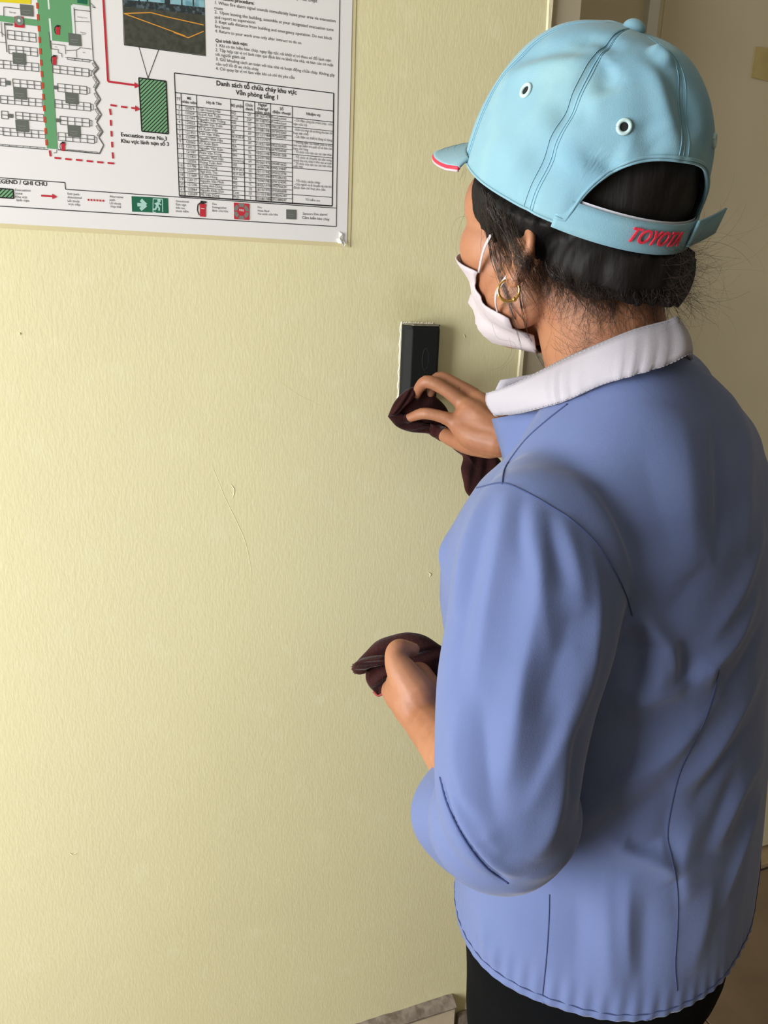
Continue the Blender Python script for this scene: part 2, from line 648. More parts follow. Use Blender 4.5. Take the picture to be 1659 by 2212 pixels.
# dusty rim on top and the pale line of bare plaster along its left side
v, f = loft([[(rx + 0.002 + x * 0.97, min(y, -0.0005) * 0.93, rz + z) for (x, y) in prof] for z in (-0.0005, 0.0016)])
adopt(obj('top_rim', v, f, M_BLACKTOP), reader_root)
M_BARE = mat('bare_plaster', rgb(246, 240, 214), 0.7, bump=[(200, 0.4, (1, 1, 1))])
gv = []
for i in range(41):
    z = rz - RH + (RH + 0.004) * i / 40
    w = 0.0024 + 0.0008 * math.sin(i * 0.9) + random.uniform(-0.0004, 0.0004)
    gv += [(rx - w, -0.0003, z), (rx - w * 0.6, -0.0011, z), (rx + 0.0004, -0.0012, z)]
adopt(obj('plaster_edge', gv, grid_faces(41, 3), M_BARE), reader_root)
gv = []
for i in range(31):
    x = rx + 0.001 + (RW - 0.004) * i / 30
    w = 0.0016 + random.uniform(-0.0006, 0.0014)
    gv += [(x, -0.0003, rz + 0.001), (x, -0.0013, rz + 0.001), (x, -0.0004, rz + 0.0016 + w)]
adopt(obj('flaking_paint', gv, grid_faces(31, 3), M_BARE), reader_root)
# faint oval emblem moulded into the front
tv, tf = [], []
for k in range(40):
    a = 2 * math.pi * k / 40
    for r in (0.75, 0.9, 1.0):
        h = 0.0003 if r == 0.9 else 0.0
        tv.append((rx + 0.030 + 0.0055 * r * math.cos(a), -RD - 0.0010 - h, rz - 0.047 + 0.017 * r * math.sin(a)))
for k in range(40):
    for q in range(2):
        tf.append((k * 3 + q, ((k + 1) % 40) * 3 + q, ((k + 1) % 40) * 3 + q + 1, k * 3 + q + 1))
M_EMB = mat('reader_emblem', rgb(24, 27, 28), 0.4)
adopt(obj('emblem', tv, tf, M_EMB), reader_root)

# hairline paint ridges and drips on the wall
for pts, r in (([(455, 1000), (470, 1035), (486, 1075), (508, 1120), (528, 1165), (540, 1215), (544, 1262)], .00028),
               ([(600, 820), (640, 850), (690, 875)], .00022), ([(498, 1045), (506, 1058), (503, 1075)], .0006), ([(150, 1842), (158, 1846), (166, 1843)], .0009),
               ([(925, 1236), (930, 1240), (928, 1246)], .0010), ([(42, 718), (44, 723)], .0011), ([(1002, 722), (1005, 730)], .0011),
               ([(1188, 640), (1180, 700)], .0005)):
    P_ = smooth_path([on_wall(x, y, 0.0) for x, y in pts], 24)
    v, f = sweep(P_, [r * (0.4 + 0.6 * math.sin(math.pi * (i + .5) / 24)) for i in range(24)], 6)
    obj('paint_ridge', v, f, M_WALL, wall_main, smooth=True)

# ================================================================== EVACUATION POSTER (flat print on a laminated sheet)
M_PAPER = mat('poster_paper', rgb(242, 241, 238), 0.33, spec=0.5)
M_FILM = mat('laminate_film', rgb(226, 214, 168), 0.25)
M_INK = mat('ink_black', rgb(38, 38, 40), 0.45)
M_INKG = mat('ink_grey', rgb(96, 96, 94), 0.45)
M_GREEN = mat('ink_green', rgb(106, 166, 116), 0.4)
M_DGREEN = mat('ink_dark_green', rgb(34, 106, 78), 0.4)
M_HATCH = mat('ink_hatch_green', rgb(120, 176, 128), 0.4)
M_RED = mat('ink_red', rgb(200, 48, 62), 0.4)
M_ORNG = mat('ink_orange_red', rgb(206, 78, 52), 0.4)
M_YEL = mat('ink_yellow', rgb(232, 214, 40), 0.4)
M_SENS = mat('ink_sensor_grey', rgb(104, 110, 102), 0.4)
M_SENS2 = mat('ink_sensor_light', rgb(128, 134, 126), 0.4)
M_WHITE = mat('ink_white', rgb(232, 236, 232), 0.4)
M_MINT = mat('ink_mint', rgb(176, 218, 206), 0.4)
M_PGROUND = mat('photo_asphalt', rgb(78, 80, 70), 0.35, var=(160, rgb(62, 64, 56), 0.4, 0.65))
M_PTREE = mat('photo_trees', rgb(48, 56, 58), 0.35, var=(300, rgb(92, 108, 116), 0.5, 0.65))
M_PSKY = mat('photo_building', rgb(150, 196, 206), 0.35, var=(120, rgb(110, 160, 172), 0.45, 0.6))
M_PLINE = mat('photo_orange', rgb(224, 158, 62), 0.35)

P_BR = on_wall(748.6, 522.3)
POSTER_X1, POSTER_Z0 = P_BR[0], on_wall(380, 504)[2]
POSTER_X0, POSTER_Z1 = POSTER_X1 - 0.841, POSTER_Z0 + 0.594
poster = empty('evacuation_poster', ((POSTER_X0 + POSTER_X1) / 2, 0, POSTER_Z0))
tag(poster, 'laminated fire evacuation plan poster on the cream wall', 'poster')
box('laminate_film', POSTER_X0 - 0.008, on_wall(754, 525)[0] + 0.0015, -0.0008, -0.0001, on_wall(380, 513)[2], POSTER_Z1 + 0.008, M_FILM)
adopt(bpy.data.objects['laminate_film'], poster)
box('paper', POSTER_X0, POSTER_X1, -0.0014, -0.0004, POSTER_Z0, POSTER_Z1, M_PAPER)
adopt(bpy.data.objects['paper'], poster)
PY0 = -0.0016


class Print:
    def __init__(self, layer):
        self.Y = PY0 - 0.00012 * layer
        self.v, self.f = [], []

    def p(self, x, y):
        return on_wall(x, y, self.Y)

    def raw(self, pts):
        o = len(self.v)
        lift = 0.0000125 * (len(self.f) % 9)          # layers of ink never share one plane
        self.v += [(q[0], q[1] - lift, q[2]) for q in pts]
        self.f.append(tuple(range(o, o + len(pts))))

    def quad(self, *pts):
        self.raw([self.p(*q) for q in pts])

    def wline(self, a, b, w):
        a, b = np.array(a, float), np.array(b, float)
        d = b - a
        l = np.linalg.norm(d)
        if l < 1e-9:
            return
        d /= l
        n = np.array([-d[2], 0, d[0]]) * (w / 2)
        self.raw([a + n, b + n, b - n, a - n])

    def line(self, a, b, w=1.1):
        self.wline(self.p(*a), self.p(*b), w * 0.00067)

    def path(self, pts, w=1.1):
        for a, b in zip(pts[:-1], pts[1:]):
            self.line(a, b, w)

    def disc(self, x, y, r, n=18, ry=None):
        c = self.p(x, y)
        r *= 0.00067
        ry = (ry * 0.00067) if ry else r
        self.raw([(c[0] + r * math.cos(2 * math.pi * k / n), self.Y, c[2] + ry * math.sin(2 * math.pi * k / n)) for k in range(n)])

    def build(self, name, material, stuff=False):
        o = obj(name, self.v, self.f, material)
        adopt(o, poster)
        if stuff:                      # print too fine to pick apart
            o['kind'] = 'stuff'
        return o

    def build_each(self, name, material):
        """every printed face its own part"""
        for q in self.f:
            pr = Print(0)
            pr.v = [self.v[i] for i in q]
            pr.f = [tuple(range(len(q)))]
            pr.build(name, material)


TEXTS = []


def text(target, s, a, b, h=None, bold=False):
    """string whose baseline runs from picture position a to b; h = letter height factor"""
    for c0, c1_ in (('\u0110', '\u00d0'), ('ơ', 'o\u031b'), ('ờ', 'ò\u031b'), ('ớ', 'ó\u031b'), ('ở', 'ỏ\u031b'), ('ợ', 'ọ\u031b'), ('ỡ', 'õ\u031b')):
        s = s.replace(c0, c1_)
    TEXTS.append((target, s, a, b, h, bold))


def flush_texts():
    tmp = []
    for target, s, a, b, h, bold in TEXTS:
        c = bpy.data.curves.new('t', 'FONT')
        c.body = s
        c.resolution_u = 2
        if bold:
            c.offset = 0.016
        o = bpy.data.objects.new('t', c)
        COL.objects.link(o)
        tmp.append((o, c, target, a, b, h))
    dg = bpy.context.evaluated_depsgraph_get()
    dg.update()
    for o, c, target, a, b, h in tmp:
        e = o.evaluated_get(dg)
        me = e.to_mesh()
        if len(me.vertices):
            V = np.array([v.co[:] for v in me.vertices])
            w = V[:, 0].max()
            A = target.p(*a)
            B = target.p(*b)
            d = B - A
            L = np.linalg.norm(d)
            d /= L
            up = np.array([-d[2], 0, d[0]])
            sx = L / max(w, 1e-6)
            sy = sx if h is None else h
            base = len(target.v)
            root = list(range(len(V)))

            def find(i):
                while root[i] != i:
                    root[i] = root[root[i]]
                    i = root[i]
                return i
            for pg in me.polygons:
                r0 = find(pg.vertices[0])
                for i in pg.vertices[1:]:
                    root[find(i)] = r0
            ids = {}
            lay = [ids.setdefault(find(i), len(ids)) % 4 for i in range(len(V))]
            target.v.extend([tuple(A + d * (q[0] * sx) + up * (q[1] * sy) - np.array([0, 0.000018 * lay[i], 0])) for i, q in enumerate(V)])
            target.f.extend([tuple(base + i for i in pg.vertices) for pg in me.polygons])
        e.to_mesh_clear()
    for o, c, *_ in tmp:
        bpy.data.objects.remove(o)
        bpy.data.curves.remove(c)
    TEXTS.clear()


def c3(x, y):
    return (360 + x / 3.95, y / 3.95)


def c4(x, y):
    return (360 + x / 3.95, 240 + y / 3.95)


def c2(x, y):
    return (x / 4.1475, 240 + y / 4.1475)


def c1(x, y):
    return (x / 4.1475, y / 4.1475)


def c7(x, y):
    return (x / 7.54, y / 7.54)


def c8(x, y):
    return (x / 6.9125, 160 + y / 6.9125)


# ---- procedure text
pt = Print(1)
ptb = Print(1)
text(ptb, 'Evacuation procedure:', (462.5, -2.5), (548.6, 10.5), bold=True)
text(pt, 'by HSE Dept', (636, -1.5), (685, 5.5))
for s, a, b in (
        ('1. When fire alarm signal sounds immediately leave your area via evacuation', (405, 33), (1440, 192)),
        ('route', (405, 78), (478, 87)),
        ('2.  Upon leaving the building, assemble at your designated evacuation zone', (407, 113), (1423, 267)),
        ('and report to supervision', (407, 157), (755, 203)),
        ('3. Kept safe distance from building and emergency operation. Do not block', (410, 195), (1410, 340)),
        ('fire lanes', (410, 236), (538, 253)),
        ('4. Return to your work area only after instruct to do so.', (412, 275), (1152, 378)),
        ('1. Khi có tín hiệu báo cháy, ngay lập tức rời khỏi vị trí theo sơ đồ lánh nạn', (415, 396), (1400, 528)),
        ('2. Tập hợp tại vị trí lánh nạn qui định khi ra khỏi tòa nhà, và báo cáo có mặt', (415, 436), (1420, 568)),
        ('tới người giám sát', (415, 476), (670, 506)),
        ('3. Giữ khoảng cách an toàn với tòa nhà và hoạt động chữa cháy. Không gây', (417, 514), (1432, 653)),
        ('cản trở lối đi xe chữa cháy', (418, 556), (782, 603)),
        ('4. Chỉ quay lại vị trí làm việc khi có chỉ thị yêu cầu', (418, 595), (1090, 674))):
    text(pt, s, c3(*a), c3(*b))
text(ptb, 'Qui trình lánh nạn:', c3(415, 357), c3(690, 391), bold=True)
text(ptb, 'Danh sách tổ chữa cháy khu vực', c3(422, 727), c3(1108, 807), bold=True)
text(ptb, 'Văn phòng tầng 1', c3(590, 806), c3(948, 849), bold=True)
text(ptb, 'Evacuation zone No.3', c2(1080, 224), c2(1495, 264), bold=True)
text(ptb, 'Khu vực lánh nạn số 3', c2(1083, 282), c2(1513, 313), bold=True)
text(ptb, 'LEGEND / GHI CHÚ', (-11, 395.0), (101.7, 402.0), bold=True)

# ---- fire-fighting team table
tl = Print(1)
tt = Print(2)
W_TL, W_TR = tl.p(376.5, 157.5), tl.p(720.8, 201.3)
W_BL, W_BR = tl.p(387.3, 422.8), tl.p(717.5, 445.0)


def tab(u, v):
    return W_TL * (1 - u) * (1 - v) + W_TR * u * (1 - v) + W_BL * (1 - u) * v + W_BR * u * v


cols_px = [78, 127, 258, 547, 655, 752, 886, 1072, 1422]
wl, wr = tl.p(*c3(78, 790))[0], tl.p(*c3(1422, 945))[0]
CU = [(tl.p(*c3(x, 790 + (x - 78) / 1344 * 155))[0] - wl) / (wr - wl) for x in cols_px]
hz = W_TL[2] - W_BL[2]
V_T = (W_TL[2] - tl.p(*c3(78, 790))[2]) / hz
V_H = (W_TL[2] - tl.p(360 + 158 / 7.63, 160 + 505 / 7.63)[2]) / hz
NR = 19


def RV(r):
    return V_H + (1 - V_H) * r / NR


def tline(u0, v0, u1, v1, w=1.0):
    tl.wline(tab(u0, v0), tab(u1, v1), w * 0.00067)


tline(0, 0, 1, 0, 1.5)
tline(0, 0, 0, 1, 1.5)
tline(1, 0, 1, 1, 2.0)
tline(0, 1, 1, 1, 2.4)
tline(0, V_T, 1, V_T, 1.3)
tline(0, V_H, 1, V_H, 1.1)
for u in CU[1:-1]:
    tline(u, V_T, u, 1, 1.2)
for r in range(1, NR):
    tline(0, RV(r), CU[7], RV(r), 0.9)
for r in (2, 5, 8, 11, 17):
    tline(CU[7], RV(r), 1, RV(r), 1.0)


class TabText:
    """places text in table coordinates"""
    def __init__(self, pr):
        self.pr = pr

    def p(self, u, v):
        q = tab(u, v)
        return np.array([q[0], self.pr.Y, q[2]])

    @property
    def v(self):
        return self.pr.v

    @property
    def f(self):
        return self.pr.f


TT = TabText(tt)
WU = np.linalg.norm(W_TR - W_TL)
CH = 0.0045


def cell(s, col, v, align='c', bold=False, size=1.0):
    n = max(len(s), 1)
    wide = CU[col + 1] - CU[col]
    w = min(0.00195 * size * (1.18 if bold else 1.0) * n / WU, wide * 0.95)
    u0 = CU[col] + wide * 0.02 if align == 'l' else (CU[col] + CU[col + 1]) / 2 - w / 2
    text(TT, s, (u0, v), (u0 + w, v), h=CH * size, bold=bold)


hv = (V_T + V_H) / 2
for ci, lines in enumerate((['TT'], ['Mã', 'nhân viên'], ['Họ & Tên'], ['Bộ phận'], ['Chức', 'danh'],
                            ['Ngày/', 'tháng/', 'năm sinh'], ['Số', 'điện thoại'], ['Nhiệm vụ'])):
    for li, s in enumerate(lines):
        cell(s, ci, hv + 0.012 + (li - (len(lines) - 1) / 2) * 0.032, bold=True)
TTN = '1 2 3 4 5 7 8 9 11 _ 13 _ 16 17 18 19 20 21 22'.split()
DEPT = ['PAD', 'Prod', 'HSE', 'PLE', 'BR', 'PE P-W-F', 'PET', 'PEA', 'PPM', 'PPM', 'Internal Log', 'HSE', 'PE P-W-F',
        'PE P-W-F', 'PEA', 'PPD', 'PET', 'Cost', 'PPLD']
ROLE = 'GM DGM SX AM AM SS AM AM SL SS AM SX SS SS TL TL SS EX S'.split()
FAMILY = ['Trần Hoàng Hải', 'Huỳnh Anh Tuấn', 'Nguyễn Việt Thắng', 'Nguyễn Văn Tuấn', 'Tô Xuân Việt', 'Trần Văn Hiếu',
          'Nguyễn Nhân Hậu', 'Vũ Xuân Bách', 'Nguyễn Văn Kiên', 'Phạm Văn Trung', 'Nguyễn Minh Hải', 'Hoàng Tuấn Anh',
          'Lê Văn Hưng', 'Ngô Đức Thọ', 'Lê Văn Hùng', 'Nguyễn Văn Minh', 'Hoàng Anh Dũng', 'Nguyễn Khắc Đức', 'Mã Việt Dũng']
rr = random.Random(3)
for r in range(NR):
    v = RV(r + 0.72)
    if TTN[r] != '_':
        cell(TTN[r], 0, v)
    cell('12%04d' % rr.randint(0, 2099), 1, v)
    cell(FAMILY[r], 2, v, 'l')
    cell(DEPT[r], 3, v, 'l')
    cell(ROLE[r], 4, v)
    cell('%02d/%02d/19%02d' % (rr.randint(1, 28), rr.randint(1, 12), rr.randint(73, 89)) if r > 1 else '0913%06d' % rr.randint(0, 999999), 5, v, 'l')
    cell('Production' if r < 2 else ('' if r in (5, 9) else '09%08d' % rr.randint(0, 99999999)), 6, v, 'l')
for r, s in ((0.75, ' - Chỉ đạo công tác chữa cháy , cứu'), (1.55, 'nạn cứu hộ'), (2.75, ' - Kiểm tra thực tế và thông cho ban chỉ'),
             (3.5, 'huy tại chỗ'), (4.3, ' - Cắt điện các thiết bị đang sử dụng'), (5.5, ' - Hướng dẫn các thành viên ra khu'),
             (6.2, 'lánh nạn kiểm tra quân số và báo cáo'), (6.9, 'ban chỉ huy'), (7.6, ' - Tổ chức cứu nạn các các nạn nhân'),
             (8.8, ' - Tổ chức di chuyển tài sản xung'), (9.5, 'quanh khu vực cháy ra khu vực an toàn'),
             (10.2, ' - Tổ chức cứu nạn các các nạn nhân'), (10.85, 'mắc kẹt'), (14.1, ' - Tổ chức chữa cháy'),
             (14.85, ' - Cứu người và di chuyển tài sản khi'), (15.6, 'được ban chỉ huy yêu cầu')):
    cell(s, 7, RV(r), 'l', size=0.92)
cell('Tổ kiểm tra', 7, RV(18.2), size=0.92)

# ---- legend
lt = Print(1)
fr = Print(1)
for y_ in (379.5, 441.5):
    a_ = fr.p(-60, y_)
    fr.wline(a_, np.array([POSTER_X0 + 0.018, a_[1], a_[2]]), 0.0009)
fr.path([(-60, 379.5), (140, 394.3), (141.5, 408.8), (725.8, 449.6)], 1.3)
fr.path([(-60, 441.5), (400, 470.3), (726.3, 489.4)], 1.4)
fr.path([(734.6, -30), (730.4, 202), (726.3, 489.4)], 1.4)
for x, lines in ((135, [('Evacuation', 716, 273, 722), ('zone', 745, 200, 750), ('Khu vực', 776, 243, 782), (' lánh nạn', 806, 260, 813)]),
                 (603, [('Exit path', 749, 708, 756), ('directional', 780, 730, 788), ('Lối thoát', 812, 712, 819), (' trực tiếp', 840, 717, 848)]),
                 (980, [('Alternative', 773, 1103, 781), ('path', 803, 1030, 807), ('Lối thoát', 833, 1083, 840), (' thay thế', 861, 1083, 869)])):
    for s, y0, x1, y1 in lines:
        text(lt, s, c2(x, y0), c2(x1, y1))
for x, lines in ((77, [('Directional', 776, 187, 782), ('Exit sign', 804, 165, 810), ('Biển báo', 832, 155, 837), ('thoát hiểm', 860, 187, 866)]),
                 (388, [('Fire', 800, 427, 803), ('Extinguisher', 828, 512, 835), ('Bình cứu hỏa', 857, 523, 864)]),
                 (775, [('Fire', 828, 810, 831), ('Hose Reel', 857, 873, 862), ('Vòi nước cứu hỏa', 884, 947, 892)]),
                 (1160, [('Sensors Fire alarm!', 884, 1370, 894)]), (1153, [('Cảm biến báo cháy', 918, 1388, 934)])):
    for s, y0, x1, y1 in lines:
        text(lt, s, c4(x, y0), c4(x1, y1))


def arrow_head(pr, tip, back, half):
    t, b = pr.p(*tip), pr.p(*back)
    d = b - t
    n = np.array([-d[2], 0, d[0]])
    n = n / np.linalg.norm(n) * half * 0.00067
    pr.raw([t, b + n, b - n])


red = Print(3)
red.path([c1(924, -20), c1(967, 730), c1(1225, 765)], 3.2)
arrow_head(red, c1(1248, 769), c1(1205, 763), 5)
red.line(c2(368, 757), c2(480, 765), 3.0)
arrow_head(red, c2(510, 768), c2(468, 764), 4.5)
for k in range(6):
    red.line(c2(785 + k * 26.5, 795 + k * 1.4), c2(799 + k * 26.5, 796 + k * 1.4), 3.2)
for a, b in ((c2(444, 352), c2(452, 406)), (c2(487, 418), c2(543, 424)), (c2(583, 428), c2(638, 434)), (c2(680, 436), c2(735, 442)),
             (c2(775, 446), c2(830, 452)), (c2(869, 456), c2(924, 461)), (c2(963, 464), c2(1020, 469)), (c2(1012, 425), c2(1007, 370)),
             (c2(1005, 325), c2(1002, 275)), (c2(999, 228), c2(996, 178)), (c2(993, 132), c2(990, 80)), (c1(991, 1030), c1(983, 975)), (c1(988, 940), c1(1043, 950)), (c1(1083, 955), c1(1137, 962)), (c1(1175, 966), c1(1228, 974))):
    red.line(a, b, 3.0)
arrow_head(red, c1(1252, 978), c1(1210, 971), 5)
dash = Print(3)
for k in range(13):
    y = 6 + k * 24.6
    x = 79.6 + (y) * 0.0665
    dash.line((x, y), (x + 0.9, y + 13), 3.4)

# ---- evacuation zone hatch
hb = Print(1)
zone = [(299.7, 168.0), (358.5, 175.5), (363.4, 289.0), (306.2, 283.4)]
hb.quad(*zone)
lz = [(-22, 405.5), (28, 409.2), (29.6, 428.6), (-20, 425.0)]
hb.quad(*lz)
hk = Print(2)
for q, step in ((zone, 0.0042), (lz, 0.0042)):
    a, b, c, d = [hk.p(*z) for z in q]
    x0_, x1_, z0_, z1_ = max(a[0], d[0]), min(b[0], c[0]), max(c[2], d[2]), min(a[2], b[2])
    s = x0_ - (z1_ - z0_)
    while s < x1_:
        p0, p1 = np.array([s, hk.Y, z0_]), np.array([s + (z1_ - z0_), hk.Y, z1_])
        t0, t1 = max(0, (x0_ - p0[0]) / (z1_ - z0_)), min(1, (x1_ - p0[0]) / (z1_ - z0_))
        if t1 > t0:
            hk.wline(p0 + (p1 - p0) * t0, p0 + (p1 - p0) * t1, 0.0009)
        s += step
    for u, w in ((a, b), (b, c), (c, d), (d, a)):
        hk.wline(u, w, 0.0013)

# ---- photo of the assembly place
ph = [(264.5, -45), (440.5, -28), (444.3, 119.7), (269.5, 96.5)]
g = Print(1)
g.quad((266.5, 14), (442.6, 33), (444.3, 119.7), (269.5, 96.5))
tr = Print(1)
tr.quad((266.1, 4), (442.2, 20), (442.6, 33), (266.5, 14))
sk = Print(1)
sk.quad(ph[0], ph[1], (442.2, 20), (266.1, 4))
tr2 = Print(2)
for x in (300, 318, 361, 392, 417):
    tr2.line((x, -20), (x + 0.6, 14), 2.2 if x != 361 else 9)
tr2.path([(266, 3), (330, 8), (442, 20)], 5)
ol = Print(2)
ol.path([c1(1110, 121), c1(1350, 112), c3(0, 143), c3(315, 213)], 1.6)
ol.path([c1(1110, 121), c1(1659, 322), c3(60, 277), c3(185, 322), c3(315, 267)], 1.6)
vl = Print(1)
vl.path([(299.7, 100.5), (319.5, 168.8), (342.9, 106.5)], 1.0)
vl.path([(263.5, -40), (268.2, 97.0), (444.8, 121)], 1.0)

# ---- floor plan
gp = Print(1)
gp.quad((78.2, -60), (105, -60), (110.2, 106), (84.5, 106))
gp.quad((84.5, 106), (110.2, 106), (124.4, 322), (101.3, 320.6))
gp.quad((104, -60), (193.0, -50), (194.0, 13.5), (104, 1))
gp.quad((104, 0), (155.2, 8), (159.5, 92.5), (111.5, 87.5))
gp.quad((-60, 26), (80.5, 42.5), (83.5, 57), (-60, 38))
a_, b_ = gp.p(-60, 26), gp.p(-60, 38)
gp.raw([a_, b_, b_ - np.array([0.30, 0, 0]), a_ - np.array([0.30, 0, 0])])
ye = Print(1)
ye.quad((-60, -60), (68.5, -60), (66.5, 9), (-60, 0))
gs = Print(3)


def sensor(pr, pts):
    pr.quad(*pts)


gl = Print(4)
for q in ((c7(320, 65), c7(535, 88), c7(542, 272), c7(335, 250)), (c7(1110, 535), c7(1310, 560), c7(1326, 755), c7(1120, 735)),
          (c7(200, 850), c7(412, 870), c7(422, 1060), c7(210, 1040)), (c8(195, 195), c8(388, 210), c8(400, 386), c8(206, 370)),
          (c8(970, 267), c8(1165, 293), c8(1170, 456), c8(980, 436)), (c8(225, 680), c8(420, 695), c8(431, 870), c8(240, 855)),
          (c8(1005, 757), c8(1195, 780), c8(1201, 950), c8(1016, 930)), (c4(1020, 838), c4(1105, 842), c4(1105, 925), c4(1020, 920))):
    gs.quad(*q)
    cx, cy = sum(p[0] for p in q) / 4, sum(p[1] for p in q) / 4
    w = abs(q[1][0] - q[0][0])
    gl.path([(cx - w * .36, cy - w * .02), (cx + w * .3, cy + w * .04)], 1.2)
    gl.path([(cx - w * .3, cy + w * .14), (cx, cy + w * .26), (cx + w * .28, cy + w * .18)], 1.1)
for q in ((90, 1310, 165, 1388), (872, 1392, 935, 1457)):
    gs.quad(c7(q[0], q[1]), c7(q[2], q[1] + 7), c7(q[2], q[3]), c7(q[0], q[3] - 6))
for q in ((122, 592, 192, 656), (838, 660, 896, 722)):
    gs.quad(c8(q[0], q[1]), c8(q[2], q[1] + 6), c8(q[2], q[3]), c8(q[0], q[3] - 5))
gs.quad(c7(70, 370), c7(205, 385), c7(205, 420), c7(80, 410))

pl = Print(2)


def desks(TLp, TRp, BLp, n, dx=0.0):
    sh = np.array([dx, 0, 0])
    a, b, c = pl.p(*TLp) + sh, pl.p(*TRp) + sh, pl.p(*BLp) + sh
    d = b + (c - a)
    for t in (0, 0.5, 1):
        pl.wline(a + (c - a) * t, b + (c - a) * t, 0.00062)
    for k in range(n + 1):
        u = a + (b - a) * k / n
        pl.wline(u, u + (c - a), 0.00072)


for A_, B_, C_, n_ in (((113.4, 140), (191.6, 149), (113.8, 157), 5), ((124, 180.4), (187, 187), (124.7, 197.6), 4),
                       ((117.9, 215), (195.3, 223), (118.6, 232.3), 5), ((129.5, 251), (192.4, 257), (130.2, 268.5), 4),
                       ((125, 286), (203.3, 293), (125.9, 303.2), 5), ((15.3, 65), (77, 72.3), (16.6, 84.2), 4),
                       ((17.9, 97.5), (80.2, 104), (19.2, 115.4), 4), ((-9, 129), (83, 137.3), (-8, 146.5), 6),
                       ((27.2, 170.4), (88.2, 176.4), (28.5, 187.7), 4), ((.7, 206.3), (91, 214.3), (.9, 223), 6),
                       ((33.3, 241.7), (94, 247.5), (34, 257), 4), ((5.8, 275.7), (97, 283), (7.2, 292.4), 6),
                       ((-12, 168), (11.5, 169.7), (-11, 184.5), 2), ((2.9, 239.6), (17, 240.9), (3.4, 256), 1),
                       ((-24, 272), (5.8, 275.7), (-23, 288), 2)):
    desks(A_, B_, C_, n_)
    if A_[0] > 20 and n_ > 3:          # the rooms of the plan that lie out of the frame
        for k_ in (1, 2, 3):
            desks(A_, B_, C_, n_, -0.105 * k_ - (0.0 if A_[0] > 100 else 0.055))
for q in ((c7(1450, 1140), c7(1492, 1150), c7(1488, 1235), c7(1455, 1228)), (c7(1415, 1428), c7(1458, 1436), c7(1455, 1522), c7(1418, 1515)),
          (c8(1355, 452), c8(1392, 460), c8(1390, 538), c8(1357, 530)), (c8(1335, 690), c8(1372, 697), c8(1370, 776), c8(1338, 770)),
          (c8(1408, 938), c8(1445, 945), c8(1442, 1022), c8(1412, 1016))):
    pl.path(list(q) + [q[0]], 0.9)
zz = [c1(800, -40), c1(835, 540), c1(882, 612), c1(838, 662), c1(888, 740), c1(850, 805), c1(900, 890), c1(860, 950), c1(908, 1027),
      c1(865, 1095), c2(920, 185), c2(885, 235), c2(928, 305), c2(890, 382), c2(516, 345)]
pl.path(zz[:2], 1.2)
pl.path(zz[1:], 1.7)
pl.path([c2(-2600, 90), c2(-60, 305), c2(430, 345)][1:], 1.2)
a_ = pl.p(*c2(-60, 305))
pl.wline(a_, a_ + np.array([-0.33, 0, 0]), 0.0008)
pl.wline(a_ + np.array([-0.33, 0, 0]), a_ + np.array([-0.33, 0, 0.36]), 0.0008)
pl.path([c2(-60, 293), c2(410, 328)], 0.8)
pl.path([c2(600, 344), c2(870, 368)], 0.8)
for k in range(6):
    pl.line(c2(600 + k * 55, 345 + k * 4.4), c2(600 + k * 55, 360 + k * 4.4), 0.8)
for k in range(7):
    pl.line(c2(20 + k * 62, 300 + k * 4.4), c2(22 + k * 62, 313 + k * 4.4), 0.8)
# doors, small rooms, small boxes along the zigzag facade
pl.path([c1(885, 345), c2(480, 375), c2(505, 372), c2(508, 345)][1:], 0.8)
for i in range(1, len(zz) - 4):
    a, b = np.array(zz[i]), np.array(zz[i + 1])
    m = (a + b) / 2
    d = (b - a) / np.linalg.norm(b - a)
    nrm = np.array([-d[1], d[0]])
    if nrm[0] > 0:
        nrm = -nrm
    q = [m + nrm * 2.4 - d * 6, m + nrm * 2.4 + d * 6, m + nrm * 6 + d * 6, m + nrm * 6 - d * 6]
    pl.path([tuple(z) for z in q] + [tuple(q[0])], 0.8)
pl.path([c7(60, 110), c7(60, 260)], 1.0)
pl.path([c7(60, 112), c7(320, 140)], 1.0)
pl.path([c7(1205, 155), c7(1465, 185)], 1.0)
pl.path([c7(1205, 155), c7(1218, 540)], 1.0)
pl.path([c7(1215, 345), c7(1460, 358)], 0.8)
pl.path([c7(840, 715), c7(1058, 740), c7(1068, 880)], 0.9)
pl.path([c7(840, 795), c7(945, 808), c7(948, 860), c7(1005, 872), c7(1010, 935)], 0.9)
pl.path([c7(1075, 825), c7(1240, 815), c7(1290, 790), c7(1300, 770)], 0.8)
pl.path([c7(1240, 815), c7(1248, 935)], 0.9)
pl.path([c7(1300, 775), c7(1490, 800)], 0.8)
pl.path([c7(1095, 935), c7(1460, 975), c7(1460, 1012), c7(1095, 968), c7(1095, 935)], 0.9)
pl.line(c7(1215, 950), c7(1215, 985), 0.8)
pl.line(c7(1338, 962), c7(1338, 998), 0.8)
pl.path([c7(1060, 935), c7(1500, 985)], 0.8)
pl.path([c7(70, 370), c7(110, 850)], 1.3)
pl.path([c7(-40, 680), c7(90, 695)], 0.9)
pl.path([c7(15, 360), c7(35, 600)], 0.9)
pl.path([c7(0, 520), c7(80, 580)], 0.8)
pl.path([c7(800, 520), c7(828, 800)], 1.6)
pl.path([c7(1475, 50), c7(1550, 130), c7(1490, 110)], 0.9)
for s, a, b in (('Meeting room', c7(1262, 285), c7(1420, 300)), ('Meeting', c7(1305, 535), c7(1398, 548)), ('room', c7(1325, 565), c7(1385, 572)),
                ('WC', c7(892, 770), c7(932, 775)), ('WC', c7(1348, 862), c7(1392, 868)), ('Server', c7(150, 208), c7(262, 222))):
    text(pt, s, a, b)
wt = Print(2)
wt.line(c7(785, -10), c7(798, 152), 2.6)
wt.path([c7(808, 300), c7(838, 662)], 3.0)
